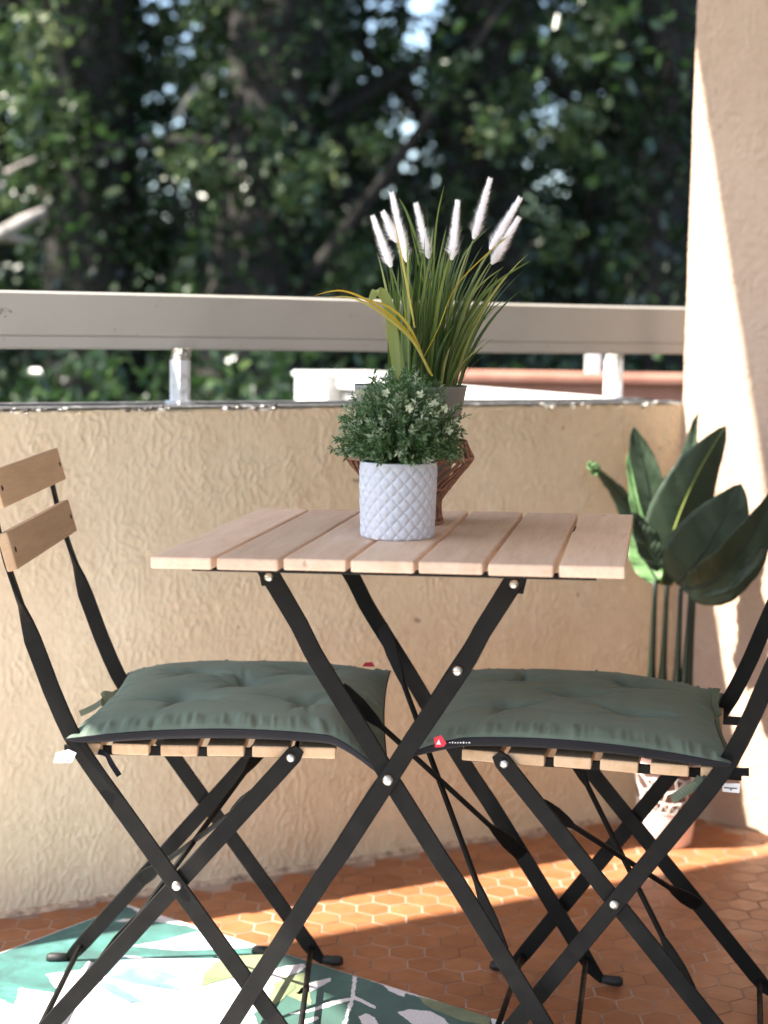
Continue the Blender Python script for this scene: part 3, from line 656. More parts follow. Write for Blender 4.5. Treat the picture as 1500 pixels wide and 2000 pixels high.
# white quilted pot with a bushy plant
PC = np.array([.0175, 2.094]); ZTAB = .7002+TILT*((PC[0]-TX)*math.cos(TYAW)+(PC[1]-TY)*math.sin(TYAW))
bush = thing('potted_bush', 'bushy small leaved green plant in a white pot embossed with diamonds', 'plant', (PC[0], PC[1], ZTAB))
M_POTW = mat('white_ceramic', (.64, .64, .69), .5, spec=.4); v = coord(M_POTW); bump(M_POTW, noise(M_POTW, v, 120, 3), .05, .0006)
seg, rows = 216, 76; RB_, RT, HP = .0470, .0492, .0965; vs = []; fs = []
for j in range(rows):
    tz = j/(rows-1); z = HP*tz
    for k in range(seg):
        u = k/seg*18; w_ = tz*5.3; g1 = abs(((u+w_) % 1)-.5)*2; g2 = abs(((u-w_) % 1)-.5)*2       # 1 on the grooves
        gr = max(np.clip((g1-.66)/.34, 0, 1)**1.2, np.clip((g2-.66)/.34, 0, 1)**1.2); pad = (1-g1**2)*(1-g2**2)
        rim = np.clip((tz-.955)/.02, 0, 1); bot = np.clip((.045-tz)/.045, 0, 1)
        r = RB_+(RT-RB_)*min(1, tz*1.3)-(1-rim)*(.0016*gr)+.0009*pad*(1-rim)-.0035*bot**2
        a = 2*math.pi*k/seg; vs.append((r*math.cos(a), r*math.sin(a), z))
for r, z in ((RT-.0010, HP+.0012), (RT-.0028, HP+.0010), (RT-.0036, HP-.002), (RT-.0040, HP-.012)):
    for k in range(seg): a = 2*math.pi*k/seg; vs.append((r*math.cos(a), r*math.sin(a), z))
for j in range(rows+3):
    for k in range(seg): fs.append((j*seg+k, j*seg+(k+1) % seg, (j+1)*seg+(k+1) % seg, (j+1)*seg+k))
fs.append(tuple(range(seg))[::-1])
mesh('pot', vs, fs, M_POTW, bush, True)
M_SOIL = mat('soil', (.03, .022, .015), .95)
v, f = lathe([(.0451, HP-.014), (.0451, HP-.011), (.02, HP-.006), (.001, HP-.005)], 32); mesh('soil', v, f, M_SOIL, bush)
M_BUSH = leafmat('bush_leaf', [(0, (.018, .058, .014)), (.45, (.050, .118, .036)), (.7, (.11, .20, .08)), (.86, (.36, .44, .30)), (1, (.58, .62, .46))], .5, .3)
M_STEM = mat('stem_green', (.05, .09, .03), .6)
bs, ds, ls, ws, ts = [], [], [], [], []; stems = []
for k in range(330):
    th = math.acos(1-1.16*((k+.5)/330)); ph = k*2.39996+rng.normal(0, .2)
    out = np.array([math.sin(th)*math.cos(ph), math.sin(th)*math.sin(ph), math.cos(th)])
    R_ = .077+rng.normal(0, .0055)
    if rng.random() < .06: R_ *= 1.12
    p0 = np.array([.022*out[0], .022*out[1], HP-.006]); p2 = np.array([out[0]*R_, out[1]*R_, HP+.018+out[2]*.098*(R_/.079)])
    p1 = (p0+p2)/2+np.array([0, 0, .018]); path = [(1-t)**2*p0+2*t*(1-t)*p1+t*t*p2 for t in np.linspace(0, 1, 9)]
    stems.append(tube(path, np.linspace(.0009, .0004, 9), 4)); pale = rng.random() < .2; nl = rng.integers(24, 38)
    for i in range(nl):
        t = .35+.65*(i/nl)**.8; j = min(int(t*8), 7); q = path[j]+(path[j+1]-path[j])*(t*8-j); tg = path[j+1]-path[j]; tg /= np.linalg.norm(tg)
        side = np.cross(tg, rng.normal(size=3)); side /= np.linalg.norm(side); dd = tg*rng.uniform(.35, 1.0)+side*.8
        bs.append(q); ds.append(dd); ln = rng.uniform(.006, .0115)*(1.1-.3*t); ls.append(ln); ws.append(ln*rng.uniform(.2, .36))
        tone = np.clip(rng.normal(.60, .17), 0, .84); 
        if pale and t > .62: tone = np.clip(rng.normal(.88, .08), .7, 1)
        ts.append(tone)
for k in range(7):                                            # pale little flowers among the leaves
    ph = rng.uniform(-2.6, -.6); th = rng.uniform(.7, 1.45); out = np.array([math.sin(th)*math.cos(ph), math.sin(th)*math.sin(ph), math.cos(th)]); c = np.array([0, 0, HP+.020])+out*np.array([.085, .085, .098])
    for i in range(5):
        an = i*1.2566; dd = np.array([math.cos(an), .3*rng.normal()-.4, math.sin(an)]); bs.append(c); ds.append(dd); ls.append(.0062); ws.append(.0048); ts.append(rng.uniform(.9, 1))
leaf_cloud('foliage', np.array(bs), np.array(ds), np.array(ls), np.array(ws), np.array(ts), M_BUSH, bush); bpy.data.objects['foliage']['kind'] = 'stuff'
v, f = join(stems); o = mesh('stems', v, f, M_STEM, bush, True); tag(o, kind='stuff')

# woven stand with a grey pot of plumed grass
GC = np.array([.0335, 2.252]); ZG = .7002+TILT*((GC[0]-TX)*math.cos(TYAW)+(GC[1]-TY)*math.sin(TYAW))
M_COPPER = mat('woven_cord', (.30, .13, .075), .55); v = coord(M_COPPER); base(M_COPPER, ramp(M_COPPER, noise(M_COPPER, v, 160, 3), [(.3, (.20, .08, .045)), (.7, (.38, .18, .11))])); bump(M_COPPER, noise(M_COPPER, v, 600, 2), .5, .001)
stand = thing('woven_stand', 'reddish brown hourglass stand of wound cords on the table behind the white pot', 'plant stand', (GC[0], GC[1], ZG))
ns = 30
for k in range(ns):
    a0 = 2*math.pi*k/ns; P = []
    for r, z, tw in ((.047, .002, 0), (.0445, .012, 0), (.0435, .026, .02), (.0445, .034, .05), (.062, .058, .30), (.0795, .080, .52), (.0868, .0895, .60), (.0872, .0925, .62), (.0815, .104, .70), (.0775, .112, .76)):
        P.append((r*math.cos(a0+tw), r*math.sin(a0+tw), z))
    v, f = tube(P, .0023, 6); mesh('cord', v, f, M_COPPER, stand, True)
for r, z in ((.047, .003), (.087, .091), (.0775, .113)):
    v, f = tube([(r*math.cos(a), r*math.sin(a), z) for a in np.linspace(0, 2*math.pi, 49)], .0026, 8); mesh('ring', v, f, M_COPPER, stand, True)
v, f = lathe([(.001, .048), (.058, .048), (.058, .051), (.001, .051)], 32); mesh('tray', v, f, M_COPPER, stand)
grass = thing('plumed_grass', 'tall ornamental grass with white plumes in a grey pot held by the woven stand', 'plant', (GC[0], GC[1], ZG+.0515))
M_POTG = mat('grey_pot', (.20, .205, .19), .5); v = coord(M_POTG); bump(M_POTG, noise(M_POTG, v, 90, 3), .06, .0008)
RH = .138
v, f = lathe([(.05, 0), (.052, .002), (.0765, RH-.004), (.0775, RH), (.0752, RH), (.0735, RH-.006), (.071, RH-.02)], 64); mesh('pot', v, f, M_POTG, grass, True)
v, f = lathe([(.0712, RH-.022), (.0712, RH-.019), (.03, RH-.014), (.001, RH-.013)], 32); mesh('soil', v, f, M_SOIL, grass)
M_GRASS = leafmat('grass_blade', [(0, (.024, .055, .018)), (.4, (.075, .13, .034)), (.7, (.19, .26, .075)), (.88, (.38, .42, .15)), (1, (.62, .42, .05))], .45, .35)
G0 = np.array([GC[0], GC[1], ZG+.0515])
def blade(pts, w0, tone, n=12, wd=None, tipw=.08):
    P = [np.array(p, float) for p in pts]
    if len(P) == 3: C = [(1-t)**2*P[0]+2*t*(1-t)*P[1]+t*t*P[2] for t in np.linspace(0, 1, n)]
    else:
        C = []; m = len(P)
        for i in range(m-1):
            a, b, c, d = P[max(i-1, 0)], P[i], P[i+1], P[min(i+2, m-1)]
            C += [.5*((2*b)+(c-a)*t+(2*a-5*b+4*c-d)*t*t+(3*b-a-3*c+d)*t**3) for t in np.linspace(0, 1, 6, endpoint=False)]
        C.append(P[-1]); n = len(C)
    s_ = wd if wd is not None else rng.normal(size=3)*np.array([1, 1, .1]); v = []
    for i in range(n):
        t = C[min(i+1, n-1)]-C[max(i-1, 0)]; t /= np.linalg.norm(t)+1e-9; a = s_-t*(s_@t); a /= np.linalg.norm(a)+1e-9; b = np.cross(t, a)
        k = i/(n-1); w_ = w0*(min(1, .6+k*2)*(1-k**3)+tipw*.1); v += [C[i]-a*w_, C[i]+b*w_*.35, C[i]+a*w_]
    q = [(3*i+k, 3*i+k+1, 3*i+4+k, 3*i+3+k) for i in range(n-1) for k in range(2)]
    return np.array(v)-G0, np.array(q), np.full(3*n, tone)
bl = []
def gpx(px, py, dy=0): return at(px, py, GC[1]+dy)
for k in range(230):
    a = rng.uniform(0, 6.283); rr = .056*math.sqrt(rng.random()); b0 = G0+np.array([rr*math.cos(a)*.85+.018, rr*math.sin(a)*.85, RH-.016])
    lean = np.array([math.cos(a), math.sin(a)])*rr/.056; h = rng.uniform(.07, .235)*(1.05-.25*abs(lean[0])); sp_ = rng.uniform(.2, 1.0)*.085*h/.17
    sp_ *= (.42 if lean[0] < 0 else 1.0); tip = b0+np.array([lean[0]*sp_*1.2+rng.normal(0, .010)+.014, lean[1]*sp_*.8+rng.normal(0, .012), h]); mid = b0+np.array([lean[0]*sp_*.25, lean[1]*sp_*.2, h*.62])
    bl.append(blade((b0, mid, tip), rng.uniform(.0014, .0034), np.clip(rng.normal(.52, .2), 0, .9)))
bas = lambda px: gpx(px, 752, rng.uniform(-.03, .03))
for p in ([(845, 752), (838, 560), (800, 430), (778, 385)], [(850, 752), (846, 560), (852, 440), (868, 360)], [(862, 752), (850, 600), (842, 500), (832, 400)], [(880, 752), (905, 640), (960, 560), (1038, 508)], [(870, 752), (900, 620), (935, 560), (985, 520)], [(885, 752), (912, 680), (945, 620), (985, 585)],
          [(838, 752), (815, 620), (790, 520), (772, 470)], [(866, 752), (878, 600), (905, 500), (960, 440)], [(858, 752), (870, 580), (880, 500), (905, 440)], [(832, 752), (800, 640), (775, 560), (752, 500)], [(875, 752), (905, 600), (950, 500), (1000, 455)], [(848, 752), (835, 600), (815, 500), (800, 440)], [(856, 752), (862, 620), (868, 520), (880, 470)], [(884, 752), (918, 640), (948, 590), (972, 540)]):
    dy = rng.uniform(-.03, .03); bl.append(blade([gpx(x, y, dy*(i/3)) for i, (x, y) in enumerate(p)], rng.uniform(.0022, .0034), rng.uniform(.5, .8)))
for p, tn in (([(845, 735), (800, 655), (740, 600), (670, 568), (612, 578)], .99), ([(840, 730), (805, 665), (745, 612), (690, 582), (640, 580)], .93), ([(835, 720), (800, 640), (760, 600), (715, 585)], .97), ([(826, 700), (856, 640), (890, 560), (960, 488), (1000, 460)], .96), ([(810, 640), (795, 560), (780, 480), (770, 430)], .95)):
    bl.append(blade([gpx(x, y, -.075) for x, y in p], .0027, tn, wd=np.array([.3, -.7, .7])))
bl.append(blade([gpx(x, y, -.05+k) for x, y, k in ((780, 760, 0), (770, 680, 0), (762, 610, 0), (750, 577, -.004), (735, 569, -.008), (727, 580, -.012), (722, 587, -.014))], .0058, .84, wd=np.array([1., .25, .1]), tipw=3))
bl.append(blade([gpx(x, y, -.045) for x, y in ((792, 760), (776, 660), (757, 600), (748, 580))], .003, .86, wd=np.array([1., .3, .1])))
V_, Q_, T_ = [], [], []; off = 0
for v, q, t in bl: V_.append(v); Q_.append(q+off); T_.append(t); off += len(v)
o = fast('grass_blades', np.concatenate(V_), np.concatenate(Q_), M_GRASS, grass, True, np.concatenate(T_)); tag(o, kind='stuff')
M_PLUME = leafmat('plume', [(.3, (.90, .885, .89)), (.7, (.94, .93, .94))], .9, .45, False, 60)
M_STALK = mat('stalk', (.22, .26, .12), .6)
for tip, bse, dy in (((727, 421), (764, 522), -.03), ((764, 373), (795, 512), -.045), ((748, 414), (776, 474), .03), ((812, 396), (838, 505), .01), ((894, 391), (882, 508), -.04), ((958, 347), (925, 467), .03), ((1017, 385), (957, 488), -.02), ((1014, 424), (960, 516), .01)):
    A_ = gpx(*bse, dy)-G0; B_ = gpx(*tip, dy*1.2)-G0; ax = B_-A_; L_ = np.linalg.norm(ax); ax /= L_; n = 1500; vs = []; fs = []
    core = tube([A_+ax*L_*t for t in np.linspace(0, .96, 8)], [.0012, .0032, .0038, .0037, .0034, .0030, .0023, .0009], 8)
    e1 = np.cross(ax, [0, 1, 0.]); e1 /= np.linalg.norm(e1); e2 = np.cross(ax, e1)
    for i in range(n):
        t = rng.random()**1.05; an = rng.uniform(0, 6.283); r = (.0138*(min(1, .25+t*6))*(1-.70*t))*rng.uniform(.5, 1.2); rad = e1*math.cos(an)+e2*math.sin(an)
        c = A_+ax*L_*t*.96+rad*.002; e = c+rad*(r-.0015)+ax*.0052; s_ = np.cross(ax, rad)*.00055; b = len(vs); vs += [c-s_, c+s_, e]; fs.append((b, b+1, b+2))
    v, f = join([core, (vs, fs)]); pl = mesh('plume', v, f, M_PLUME, grass)
    b0 = np.array([rng.normal(0, .015)+.012, rng.normal(0, .015), RH-.015]); path = [(1-t)**2*b0+2*t*(1-t)*(b0*.3+A_*.7-ax*.03)+t*t*A_ for t in np.linspace(0, 1, 10)]
    v, f = tube(path, .0008, 5); mesh('stalk', v, f, M_STALK, pl, True)

# ------------------------------------------------------------------ leafy plant in the corner
FPC = np.array([.548, 3.052]); ft = thing('floor_plant', 'large leaved artificial plant in a pink lattice topped pot in the balcony corner', 'plant', (FPC[0], FPC[1], 0))
M_PINK = mat('pink_pot', (.60, .36, .31), .6); N, L, p_ = nodes(M_PINK); v = coord(M_PINK)
base(M_PINK, ramp(M_PINK, noise(M_PINK, v, 30, 4), [(.3, (.72, .57, .53)), (.7, (.78, .63, .59))]))
v, f = lathe([(.046, 0), (.0485, .002), (.0556, .070), (.0556, .0705)], 56); pot = mesh('pot', v, f, M_PINK, ft, True)
M_BAND = mat('pot_band', (.16, .09, .075), .8)  # dark colour stands in for the shaded holes of the open lattice
v, f = lathe([(.0548, .0700), (.0640, .165), (.0655, .17), (.062, .17), (.058, .155)], 56); mesh('pot_band', v, f, M_BAND, ft, True)
# raised white web of the pot's upper band
M_LAT = mat('lattice_white', (.72, .66, .62), .6); pts = []
for j in range(5):
    for i in range(22): pts.append(((i+.5*(j % 2)+rng.uniform(-.3, .3))/22, (.070+j*.0225+(rng.uniform(-.007, .007) if 0 < j < 4 else 0))))
def onpot(u, z): r = .0485+(z-.002)/.163*.0155+.0010; return np.array([r*math.cos(u*2*math.pi), r*math.sin(u*2*math.pi), z])
parts = []; P2 = np.array([(u*2*math.pi*.058, z) for u, z in pts])
for i in range(len(pts)):
    dd = np.hypot(P2[:, 0]-P2[i, 0], P2[:, 1]-P2[i, 1]); 
    for j in np.argsort(dd)[1:5]:
        if dd[j] < .034 and (j > i): parts.append(tube([onpot(pts[i][0]+(pts[j][0]-pts[i][0])*t, pts[i][1]+(pts[j][1]-pts[i][1])*t) for t in (0, .25, .5, .75, 1)], .0017, 5))
v, f = join(parts); lat = mesh('lattice', v, f, M_LAT, pot, True)
v, f = lathe([(.0575, .15), (.0575, .156), (.001, .158)], 32); mesh('soil', v, f, M_SOIL, ft)
M_BIG = leafmat('big_leaf', [(.25, (.022, .042, .024)), (.6, (.040, .066, .036)), (.85, (.066, .094, .048))], .52, .12, False, 14)
M_STEMD = mat('dark_stem', (.012, .022, .014), .4); M_RIB = mat('leaf_rib', (.22, .27, .06), .5); M_PALE = leafmat('pale_leaf', [(.3, (.16, .30, .12)), (.7, (.24, .42, .18))], .4, .3, False, 20); M_DRIB = mat('dark_rib', (.012, .022, .012), .5)
def big_leaf(p0, p1, p2, w, Y0, Y1, Y2, roll, m, mr, name='leaf', fold=.25, asym=0., vein=True, twist=0.):
    A_, B_, C_ = at(*p0, Y0), at(*p1, Y1), at(*p2, Y2); n, mm = 34, 13; R0_ = np.array([FPC[0], FPC[1], 0]); vs = []
    view = np.array([0, -1., .1]); cen = []; fr_ = []
    for i in range(n):
        t = i/(n-1); c = (1-t)**2*A_+2*t*(1-t)*(2*B_-(A_+C_)/2)+t*t*C_; tg = 2*(1-t)*((2*B_-(A_+C_)/2)-A_)+2*t*(C_-(2*B_-(A_+C_)/2)); tg /= np.linalg.norm(tg)
        sd = np.cross(tg, view); sd /= np.linalg.norm(sd); nn = np.cross(sd, tg); an = roll+twist*t; s2 = sd*math.cos(an)+nn*math.sin(an); n2 = np.cross(s2, tg); cen.append(c); fr_.append((s2, n2))
        ww = w*(math.sin(math.pi*min(1, t*.94+.06)**.85)**.72)*(1 if t < .98 else .5)
        for k in range(mm):
            q = (k/(mm-1)*2-1); edge = .003*math.sin(t*19+q*3)*abs(q); vs.append(c+s2*ww*(q+asym*abs(q))+n2*(fold*ww*abs(q)**1.3*1+edge+.0012*math.sin(t*60-abs(q)*10)*min(1, abs(q)*3))-R0_)
    q = [(i*mm+k, i*mm+k+1, (i+1)*mm+k+1, (i+1)*mm+k) for i in range(n-1) for k in range(mm-1)]
    o = fast(name, np.array(vs), np.array(q), m, ft, True); so_ = o.modifiers.new('thick', 'SOLIDIFY'); so_.thickness = .0009
    v, f = tube([c-R0_-fr_[i][1]*-.0006 for i, c in enumerate(cen)], np.linspace(.0026, .0006, n), 6); mesh('midrib', v, f, mr, o, True)
    if vein:
        for i in range(5, n-6, 5):
            for s in (-1, 1):
                pth = []
                for k in range(6):
                    qq = k/5*.62; j = min(n-1, i+int(qq*6)); pth.append(np.array(vs[j*mm+int(round((mm-1)/2+s*qq*(mm-1)/2))])+fr_[j][1]*-.0003)
                v, f = tube(pth, np.linspace(.0009, .0003, 6), 4); mesh('vein', v, f, M_DRIB, o, True)
    return o
big_leaf((1300, 1120), (1306, 1020), (1308, 925), .052, 3.10, 3.11, 3.12, .1, M_BIG, M_DRIB, fold=.1, vein=False)  # extra leaf added behind the others to shade the side wall
big_leaf((1285, 1110), (1268, 960), (1238, 832), .037, 3.09, 3.09, 3.08, .25, M_BIG, M_DRIB, fold=.35, twist=.3)
big_leaf((1290, 1142), (1335, 985), (1418, 832), .057, 3.05, 3.05, 3.03, -.2, M_BIG, M_RIB, fold=-.15, vein=False)
big_leaf((1322, 1140), (1385, 1062), (1448, 945), .068, 2.98, 2.94, 2.92, .05, M_BIG, M_DRIB, fold=.08)
big_leaf((1310, 1120), (1245, 1010), (1160, 905), .026, 3.10, 3.10, 3.06, .35, M_BIG, M_DRIB, fold=.3, twist=.7)
big_leaf((1310, 1060), (1338, 930), (1364, 806), .018, 3.11, 3.11, 3.10, .7, M_BIG, M_DRIB, fold=.5)
big_leaf((1345, 1150), (1430, 1100), (1515, 950), .052, 2.93, 2.88, 2.84, -.35, M_BIG, M_DRIB, fold=.2)
big_leaf((1340, 1148), (1420, 1130), (1500, 1065), .022, 2.95, 2.90, 2.86, .3, M_BIG, M_DRIB, fold=.25)
big_leaf((1285, 1135), (1255, 1085), (1228, 1030), .026, 3.03, 3.05, 3.06, .2, M_PALE, M_DRIB, fold=.2, vein=False)
big_leaf((1292, 1110), (1262, 1060), (1238, 1000), .026, 3.0, 3.0, 3.0, -.3, M_BIG, M_DRIB, fold=.3)
big_leaf((1280, 1095), (1246, 1000), (1226, 885), .010, 3.07, 3.06, 3.06, .5, M_PALE, M_DRIB, fold=.4, vein=False)
big_leaf((1172, 925), (1158, 915), (1150, 902), .012, 3.05, 3.045, 3.05, -.4, M_PALE, M_DRIB, fold=.5, vein=False)
R0_ = np.array([FPC[0], FPC[1], 0])
for top, bt in (((1280, 1135), (1272, 1330)), ((1303, 1145), (1294, 1330)), ((1330, 1150), (1322, 1335)), ((1356, 1150), (1345, 1345)), ((1350, 1150), (1336, 1345))):
    T0 = at(*top, 2.98)-R0_; T1 = at(*bt, 3.02)-R0_; B_ = np.array([T1[0]*.45, T1[1]*.4, .15]); pth = [T0+(T1-T0)*t for t in np.linspace(0, 1, 7)]+[T1+(B_-T1)*t for t in (.3, .6, 1)]
    v, f = tube(pth, [.0046, .0046, .0050, .0056, .0062, .0070, .0095, .010, .009, .008], 8); mesh('stem', v, f, M_STEMD, ft, True)
# ------------------------------------------------------------------ outside: ground, trees, far wood
GZ = -2.6
M_GRND = mat('earth', (.06, .055, .03), .95); v = coord(M_GRND); base(M_GRND, ramp(M_GRND, noise(M_GRND, v, .8, 6), [(.35, (.05, .04, .025)), (.65, (.05, .075, .025))]))
gv = []; gf = []
for j in range(2): gv += [(-150, [3.6, 260][j], GZ), (150, [3.6, 260][j], GZ)]
g = mesh('ground', [(-200, -60, GZ), (200, -60, GZ), (200, 300, GZ), (-200, 300, GZ)], [(0, 1, 2, 3)], M_GRND); tag(g, kind='structure')
M_HILL = mat('hill_green', (.035, .06, .03), .95); v = coord(M_HILL); base(M_HILL, ramp(M_HILL, noise(M_HILL, v, .35, 8, .7), [(.3, (.018, .035, .016)), (.7, (.05, .085, .04))]))
hv_ = []; hf_ = []
for i in range(61):
    x = -60+2*i; h = 6.4+1.6*math.sin(x*.11+1)+.8*math.sin(x*.31)
    for k in range(6): t = k/5; hv_.append((x, 60+t*26+2*math.sin(x*.2), GZ+(h-GZ)*math.sin(t*math.pi/2)))
for i in range(60):
    for k in range(5): hf_.append((i*6+k, i*6+6+k, i*6+7+k, i*6+1+k))
tag(mesh('hill', hv_, hf_, M_HILL, None, True), kind='structure')
M_BARK = mat('bark', (.05, .04, .03), .9); v = coord(M_BARK, (1, 1, .25)); base(M_BARK, ramp(M_BARK, noise(M_BARK, v, 22, 6, .65), [(.3, (.008, .0065, .005)), (.7, (.024, .019, .015))])); bump(M_BARK, noise(M_BARK, v, 26, 5), .8, .03)
M_BARKP = mat('bark_pale', (.32, .28, .25), .9); v = coord(M_BARKP); base(M_BARKP, ramp(M_BARKP, noise(M_BARKP, v, 18, 5), [(.3, (.20, .17, .15)), (.7, (.42, .38, .34))]))
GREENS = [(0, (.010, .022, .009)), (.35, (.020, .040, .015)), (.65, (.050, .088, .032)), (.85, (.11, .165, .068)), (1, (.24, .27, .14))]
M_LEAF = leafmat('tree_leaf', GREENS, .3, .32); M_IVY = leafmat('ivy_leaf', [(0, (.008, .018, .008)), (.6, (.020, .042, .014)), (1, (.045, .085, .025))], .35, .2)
def px_x(px, Y): return at(px, 640, Y)[0]
TREES = [  # px at eye height, Y, trunk radius, lean px/m, label
    (215, 8.6, .27, -6, 'ivy clad dark tree trunk left of the bright leaf gap, rising behind the handrail'),
    (500, 8.2, .25, 3, 'thick dark tree trunk right of the bright leaf gap, rising behind the handrail'),
    (60, 10.6, .13, -20, 'slim leafy tree behind the pale slanting bare branch'),
    (360, 11.5, .10, 10, 'slender tree showing sunlit leaves in the gap between two thick trunks'),
    (700, 10.2, .14, -12, 'leafy tree standing behind the white plumes of the grass'),
    (925, 8.8, .24, 6, 'broad dark ivy covered tree beside the patches of blue sky'),
    (1130, 9.6, .13, 14, 'leafy tree with pale sunlit foliage between the blue sky patches and the side wall'),
    (1300, 8.0, .16, -4, 'dark tree half hidden by the edge of the tall side wall')]
TREES += [(p_, y_, r_, 0, l_) for p_, y_, r_, l_ in ((-1150, 10.2, .15, 'added slimmer shade tree, out of view past the flaked rail end'), (-1600, 8.8, .24, 'stoutest added shade tree, out of view past the flaked rail end'), (-2050, 10.6, .17, 'added shade tree, out of view behind the farthest one'), (-2500, 9.0, .21, 'last added shade tree, out of view and farthest from the side wall'))]  # unseen trees added beyond the left edge to shade the background
ROOT = []; CR_ = {i: [[], [], [], [], []] for i in range(len(TREES))}
for i, (px, Y, r, lean, lab) in enumerate(TREES):
    x = px_x(px, Y); t = thing('tree', lab, 'tree', (x, Y, GZ), 0, 'trees outside the balcony'); ROOT.append((t, np.array([x, Y, GZ])))
    H_ = 11.5+rng.uniform(-1, 1); n = 26; pth = []; rad = []
    for k in range(n):
        q = k/(n-1); z = H_*q; pth.append((lean*.012*(z-3.2)*.8+.05*math.sin(z*1.3+i), .06*math.sin(z*.9+2*i), z)); rad.append(r*(1.25-.85*q)*(1+.08*math.sin(z*4+i))+(.1*r if k == 0 else 0))
    v, f = tube(pth, rad, 16); v = [p+np.array(p2)*0 for p, p2 in zip(v, v)]; tr = mesh('trunk', v, f, M_BARK, t, True)
    for k in range(7):
        z0 = rng.uniform(3.0, 9.5); q = z0/H_; c = np.array(pth[int(q*(n-1))]); an = rng.uniform(0, 6.283); ln = rng.uniform(.8, 2.1); el = rng.uniform(-.15, .8)
        d_ = np.array([math.cos(an)*math.cos(el), math.sin(an)*math.cos(el), math.sin(el)]); bend = rng.normal(0, .25, 3)
        P = [c+d_*ln*s+bend*s*s*ln*.5 for s in np.linspace(0, 1, 8)]; v, f = tube(P, np.linspace(r*.22, .010, 8), 7); mesh('limb', v, f, M_BARK, tr, True)
        for s in range(1):                                     # leaf sprays at the limb's end
            e = P[7-s]; m_ = 60; dd = rng.normal(size=(m_, 3)); CR_[i][0].append(e+rng.normal(0, .22, (m_, 3))*np.array([1.2, 1.2, .8])); CR_[i][1].append(dd); CR_[i][2].append(rng.uniform(.05, .10, m_)); CR_[i][4].append(np.clip(rng.normal(.35, .2, m_), 0, 1))
    # high crown above the frame
    m_ = 6000 if px > 0 else 4200; cl = rng.normal(0, 1, (26, 3))*np.array([1.3, 1.3, 1.1])+np.array([pth[-1][0], 0, 9.2 if px > 0 else 8.0]); pick = rng.integers(0, 26, m_)
    CR_[i][0].append(cl[pick]+rng.normal(0, .36, (m_, 3))); CR_[i][1].append(rng.normal(size=(m_, 3))); CR_[i][2].append(rng.uniform(.12, .20, m_)); CR_[i][4].append(np.clip(rng.normal(.4, .15, m_), 0, 1))
    if r >= .13:                                               # ivy round the trunk
        m_ = 5200; zz = rng.uniform(1.6, 7.0, m_); an = rng.uniform(0, 6.283, m_); pa = np.array(pth); k = np.clip((zz/H_*(n-1)).astype(int), 0, n-1); rr = np.array(rad)[k]+np.abs(rng.normal(0, .07, m_))*(1+.8*np.sin(zz*2.3+i))
        b = pa[k]+np.stack([np.cos(an)*rr, np.sin(an)*rr, zz-pa[k][:, 2]], -1); dd = np.stack([np.cos(an), np.sin(an), rng.normal(-.5, .6, m_)], -1)+rng.normal(0, .5, (m_, 3))
        o = leaf_cloud('ivy', b, dd, rng.uniform(.035, .07, m_), rng.uniform(.03, .055, m_), np.clip(rng.normal(.45, .25, m_), 0, 1), M_IVY, tr); tag(o, kind='stuff')
# leaf clumps where the photograph shows sunlit foliage
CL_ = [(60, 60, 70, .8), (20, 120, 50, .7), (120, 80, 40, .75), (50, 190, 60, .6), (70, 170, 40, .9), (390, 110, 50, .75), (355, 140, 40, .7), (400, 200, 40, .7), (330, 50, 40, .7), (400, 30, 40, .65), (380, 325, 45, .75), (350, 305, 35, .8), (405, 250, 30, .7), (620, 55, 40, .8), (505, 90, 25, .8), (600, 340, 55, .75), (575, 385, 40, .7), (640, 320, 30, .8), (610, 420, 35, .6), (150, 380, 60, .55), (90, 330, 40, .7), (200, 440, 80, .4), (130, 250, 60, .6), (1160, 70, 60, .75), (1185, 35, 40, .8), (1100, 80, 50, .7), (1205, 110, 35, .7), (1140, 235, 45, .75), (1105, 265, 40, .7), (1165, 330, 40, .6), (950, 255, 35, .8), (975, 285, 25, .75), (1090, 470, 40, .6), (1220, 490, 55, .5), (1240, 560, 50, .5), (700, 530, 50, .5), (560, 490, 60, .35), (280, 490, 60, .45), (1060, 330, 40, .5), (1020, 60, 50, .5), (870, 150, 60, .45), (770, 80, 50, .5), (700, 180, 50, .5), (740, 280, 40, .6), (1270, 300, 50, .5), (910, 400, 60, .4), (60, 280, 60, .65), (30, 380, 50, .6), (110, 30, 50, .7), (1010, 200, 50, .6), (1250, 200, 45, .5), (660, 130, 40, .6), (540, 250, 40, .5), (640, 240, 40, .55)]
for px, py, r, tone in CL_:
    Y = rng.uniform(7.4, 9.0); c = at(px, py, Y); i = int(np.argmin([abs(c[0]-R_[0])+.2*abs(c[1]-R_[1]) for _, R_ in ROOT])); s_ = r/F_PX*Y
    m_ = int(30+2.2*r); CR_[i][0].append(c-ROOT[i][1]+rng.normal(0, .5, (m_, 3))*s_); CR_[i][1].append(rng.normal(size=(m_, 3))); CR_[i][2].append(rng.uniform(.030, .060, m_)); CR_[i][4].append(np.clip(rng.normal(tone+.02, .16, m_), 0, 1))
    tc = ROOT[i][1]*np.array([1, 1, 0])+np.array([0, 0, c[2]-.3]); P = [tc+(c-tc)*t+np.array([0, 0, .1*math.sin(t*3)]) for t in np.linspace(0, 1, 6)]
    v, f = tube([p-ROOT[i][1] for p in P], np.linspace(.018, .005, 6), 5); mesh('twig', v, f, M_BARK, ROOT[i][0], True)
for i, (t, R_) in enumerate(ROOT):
    b = np.concatenate(CR_[i][0]); d_ = np.concatenate(CR_[i][1]); l = np.concatenate(CR_[i][2]); tn = np.concatenate(CR_[i][4]); o = leaf_cloud('crown', b, d_, l, l*.62, tn, M_LEAF, t)
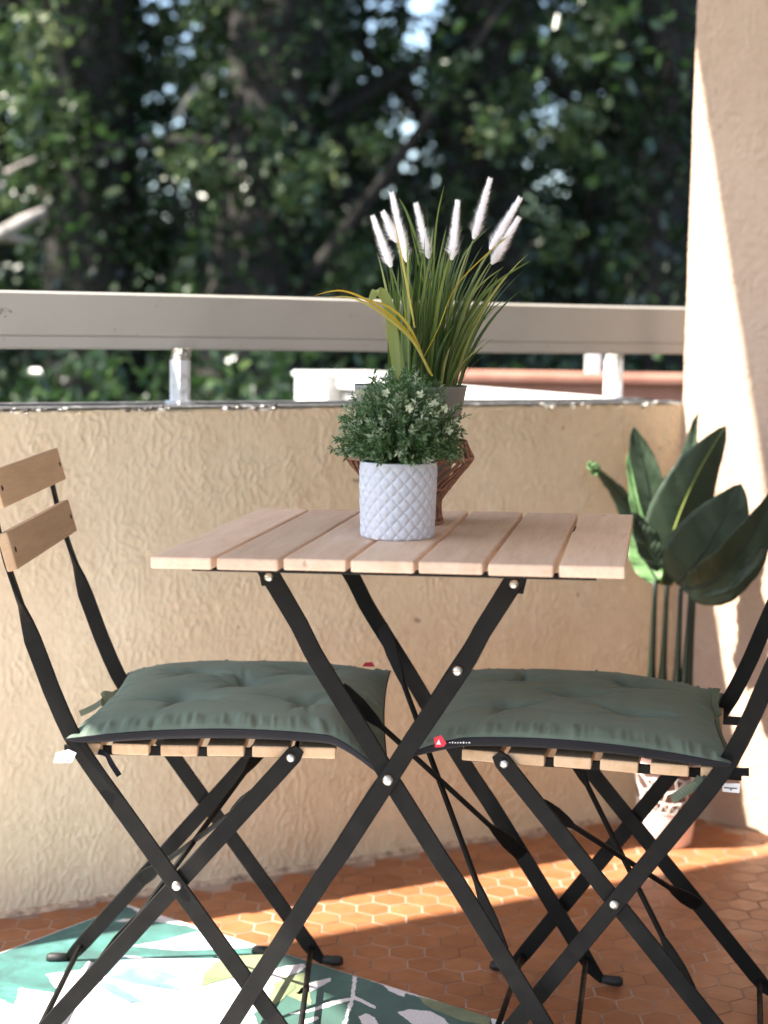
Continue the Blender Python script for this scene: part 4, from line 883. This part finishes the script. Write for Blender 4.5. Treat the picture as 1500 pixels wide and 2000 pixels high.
# pale bare branches
def bare(pts, Y, r, i): v, f = tube([at(x, y, Y)-ROOT[i][1] for x, y in pts], r, 7); mesh('bare_branch', v, f, M_BARKP, ROOT[i][0], True)
bare([(-60, 478), (0, 458), (45, 432), (88, 412)], 7.4, [.035, .032, .028, .02], 2); bare([(-40, 462), (20, 466), (60, 470)], 7.5, [.022, .02, .012], 2); bare([(345, 228), (365, 200), (384, 168)], 8.0, [.014, .016, .010], 3); bare([(470, 600), (640, 190), (700, 120)], 9.5, [.03, .025, .015], 4)
bare([(10, 338), (45, 322), (70, 310)], 7.8, [.014, .012, .008], 2)
# dense wood further back, with openings
m_ = 170000; xs = rng.uniform(-8, 9, m_); ys = rng.uniform(12.5, 17, m_); zs = rng.uniform(GZ, 7.5, m_); P = np.stack([xs, ys, zs], -1); D_ = P-CAM; zf = D_@FWD; PX = 750+F_PX*(D_@RGT)/zf; PY = 1000-F_PX*(D_@UPV)/zf
keep = np.ones(m_, bool)
for cx, cy, r in ((70, 520, 42), (90, 470, 25), (190, 530, 22), (200, 265, 16), (60, 245, 26), (825, 20, 32), (815, 80, 34), (820, 135, 26), (860, 10, 24), (990, 50, 18), (1025, 65, 22), (1075, 115, 14), (800, 255, 24), (795, 300, 20), (1038, 290, 18), (1080, 350, 26), (1230, 345, 26), (1000, 340, 26), (1040, 400, 30), (955, 245, 10), (1190, 370, 18), (140, 60, 12), (120, 170, 10), (690, 270, 10), (1050, 245, 12)): keep &= np.hypot(PX-cx, PY-cy) > r*rng.uniform(.75, 1.1, m_)
keep &= (gnoise(xs*.8, zs*.8, 71) > -.42); P = P[keep]; k = len(P)
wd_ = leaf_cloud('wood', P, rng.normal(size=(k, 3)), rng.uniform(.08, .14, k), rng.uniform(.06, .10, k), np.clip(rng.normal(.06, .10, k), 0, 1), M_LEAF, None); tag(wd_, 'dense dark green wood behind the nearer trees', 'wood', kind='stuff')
# shrubs just outside, seen under the handrail
for px, Y, w_, top, lab in ((150, 5.9, .75, .93, 'broad leaved shrub seen under the handrail left of the white post'), (500, 6.6, .7, .90, 'dark shrub seen under the handrail between the white post and the white pier'), (1180, 7.4, 1.1, .95, 'shrub showing above the low red wall beyond the ledge'), (-150, 6.4, .6, .9, 'shrub at the end of the hedge beyond the flaked end of the handrail')):
    x = px_x(px, Y); t = thing('shrub', lab, 'shrub', (x, Y, GZ), 0, 'shrubs outside the balcony'); m_ = 2600; cl = np.stack([rng.normal(0, w_*.5, 40), rng.normal(0, .3, 40), rng.uniform(1.6, top-GZ-.16, 40)], -1); pk = rng.integers(0, 40, m_)
    leaf_cloud('foliage', cl[pk]+rng.normal(0, .12, (m_, 3)), rng.normal(size=(m_, 3)), rng.uniform(.05, .10, m_), rng.uniform(.03, .06, m_), np.clip(rng.normal(.30, .2, m_), 0, 1), M_LEAF, t)
    for k in range(7): a_ = rng.normal(0, w_*.35); v, f = tube([(a_*.2, 0, 0), (a_*.6, .05, 1.4), (a_, .1*rng.normal(), 2.9)], [.03, .02, .01], 6); mesh('stem', v, f, M_BARK, t, True)
# pale house glimpsed through the wood
hx0, hx1 = px_x(-60, 21), px_x(120, 21); M_ROOF = mat('roof_tile', (.33, .13, .08), .8); M_GLASSD = mat('window_dark', (.03, .035, .04), .15)
hs_ = thing('white_house', 'white house glimpsed through the gap above the handrail beside the bare branch', 'house', ((hx0+hx1)/2, 22, GZ))
ob = [lbox(hx0-2, hx1+.0, 21, 25, GZ, 2.05, M_WHITE, 'wall_body')]
yr = [(hx0-2.2, 20.8, 2.06), (hx1+.2, 20.8, 2.06), (hx1+.2, 25.2, 2.06), (hx0-2.2, 25.2, 2.06), (hx0-2.2, 23, 3.2), (hx1+.2, 23, 3.2)]; ob.append(mesh('roof', yr, [(0, 1, 5, 4), (2, 3, 4, 5), (0, 4, 3), (1, 2, 5), (0, 3, 2, 1)], M_ROOF))
for wx in (hx0+.3, hx0-1.2): ob.append(lbox(wx, wx+.6, 20.96, 21.02, .3, 1.4, M_GLASSD, 'window'))
adopt(hs_, *ob)
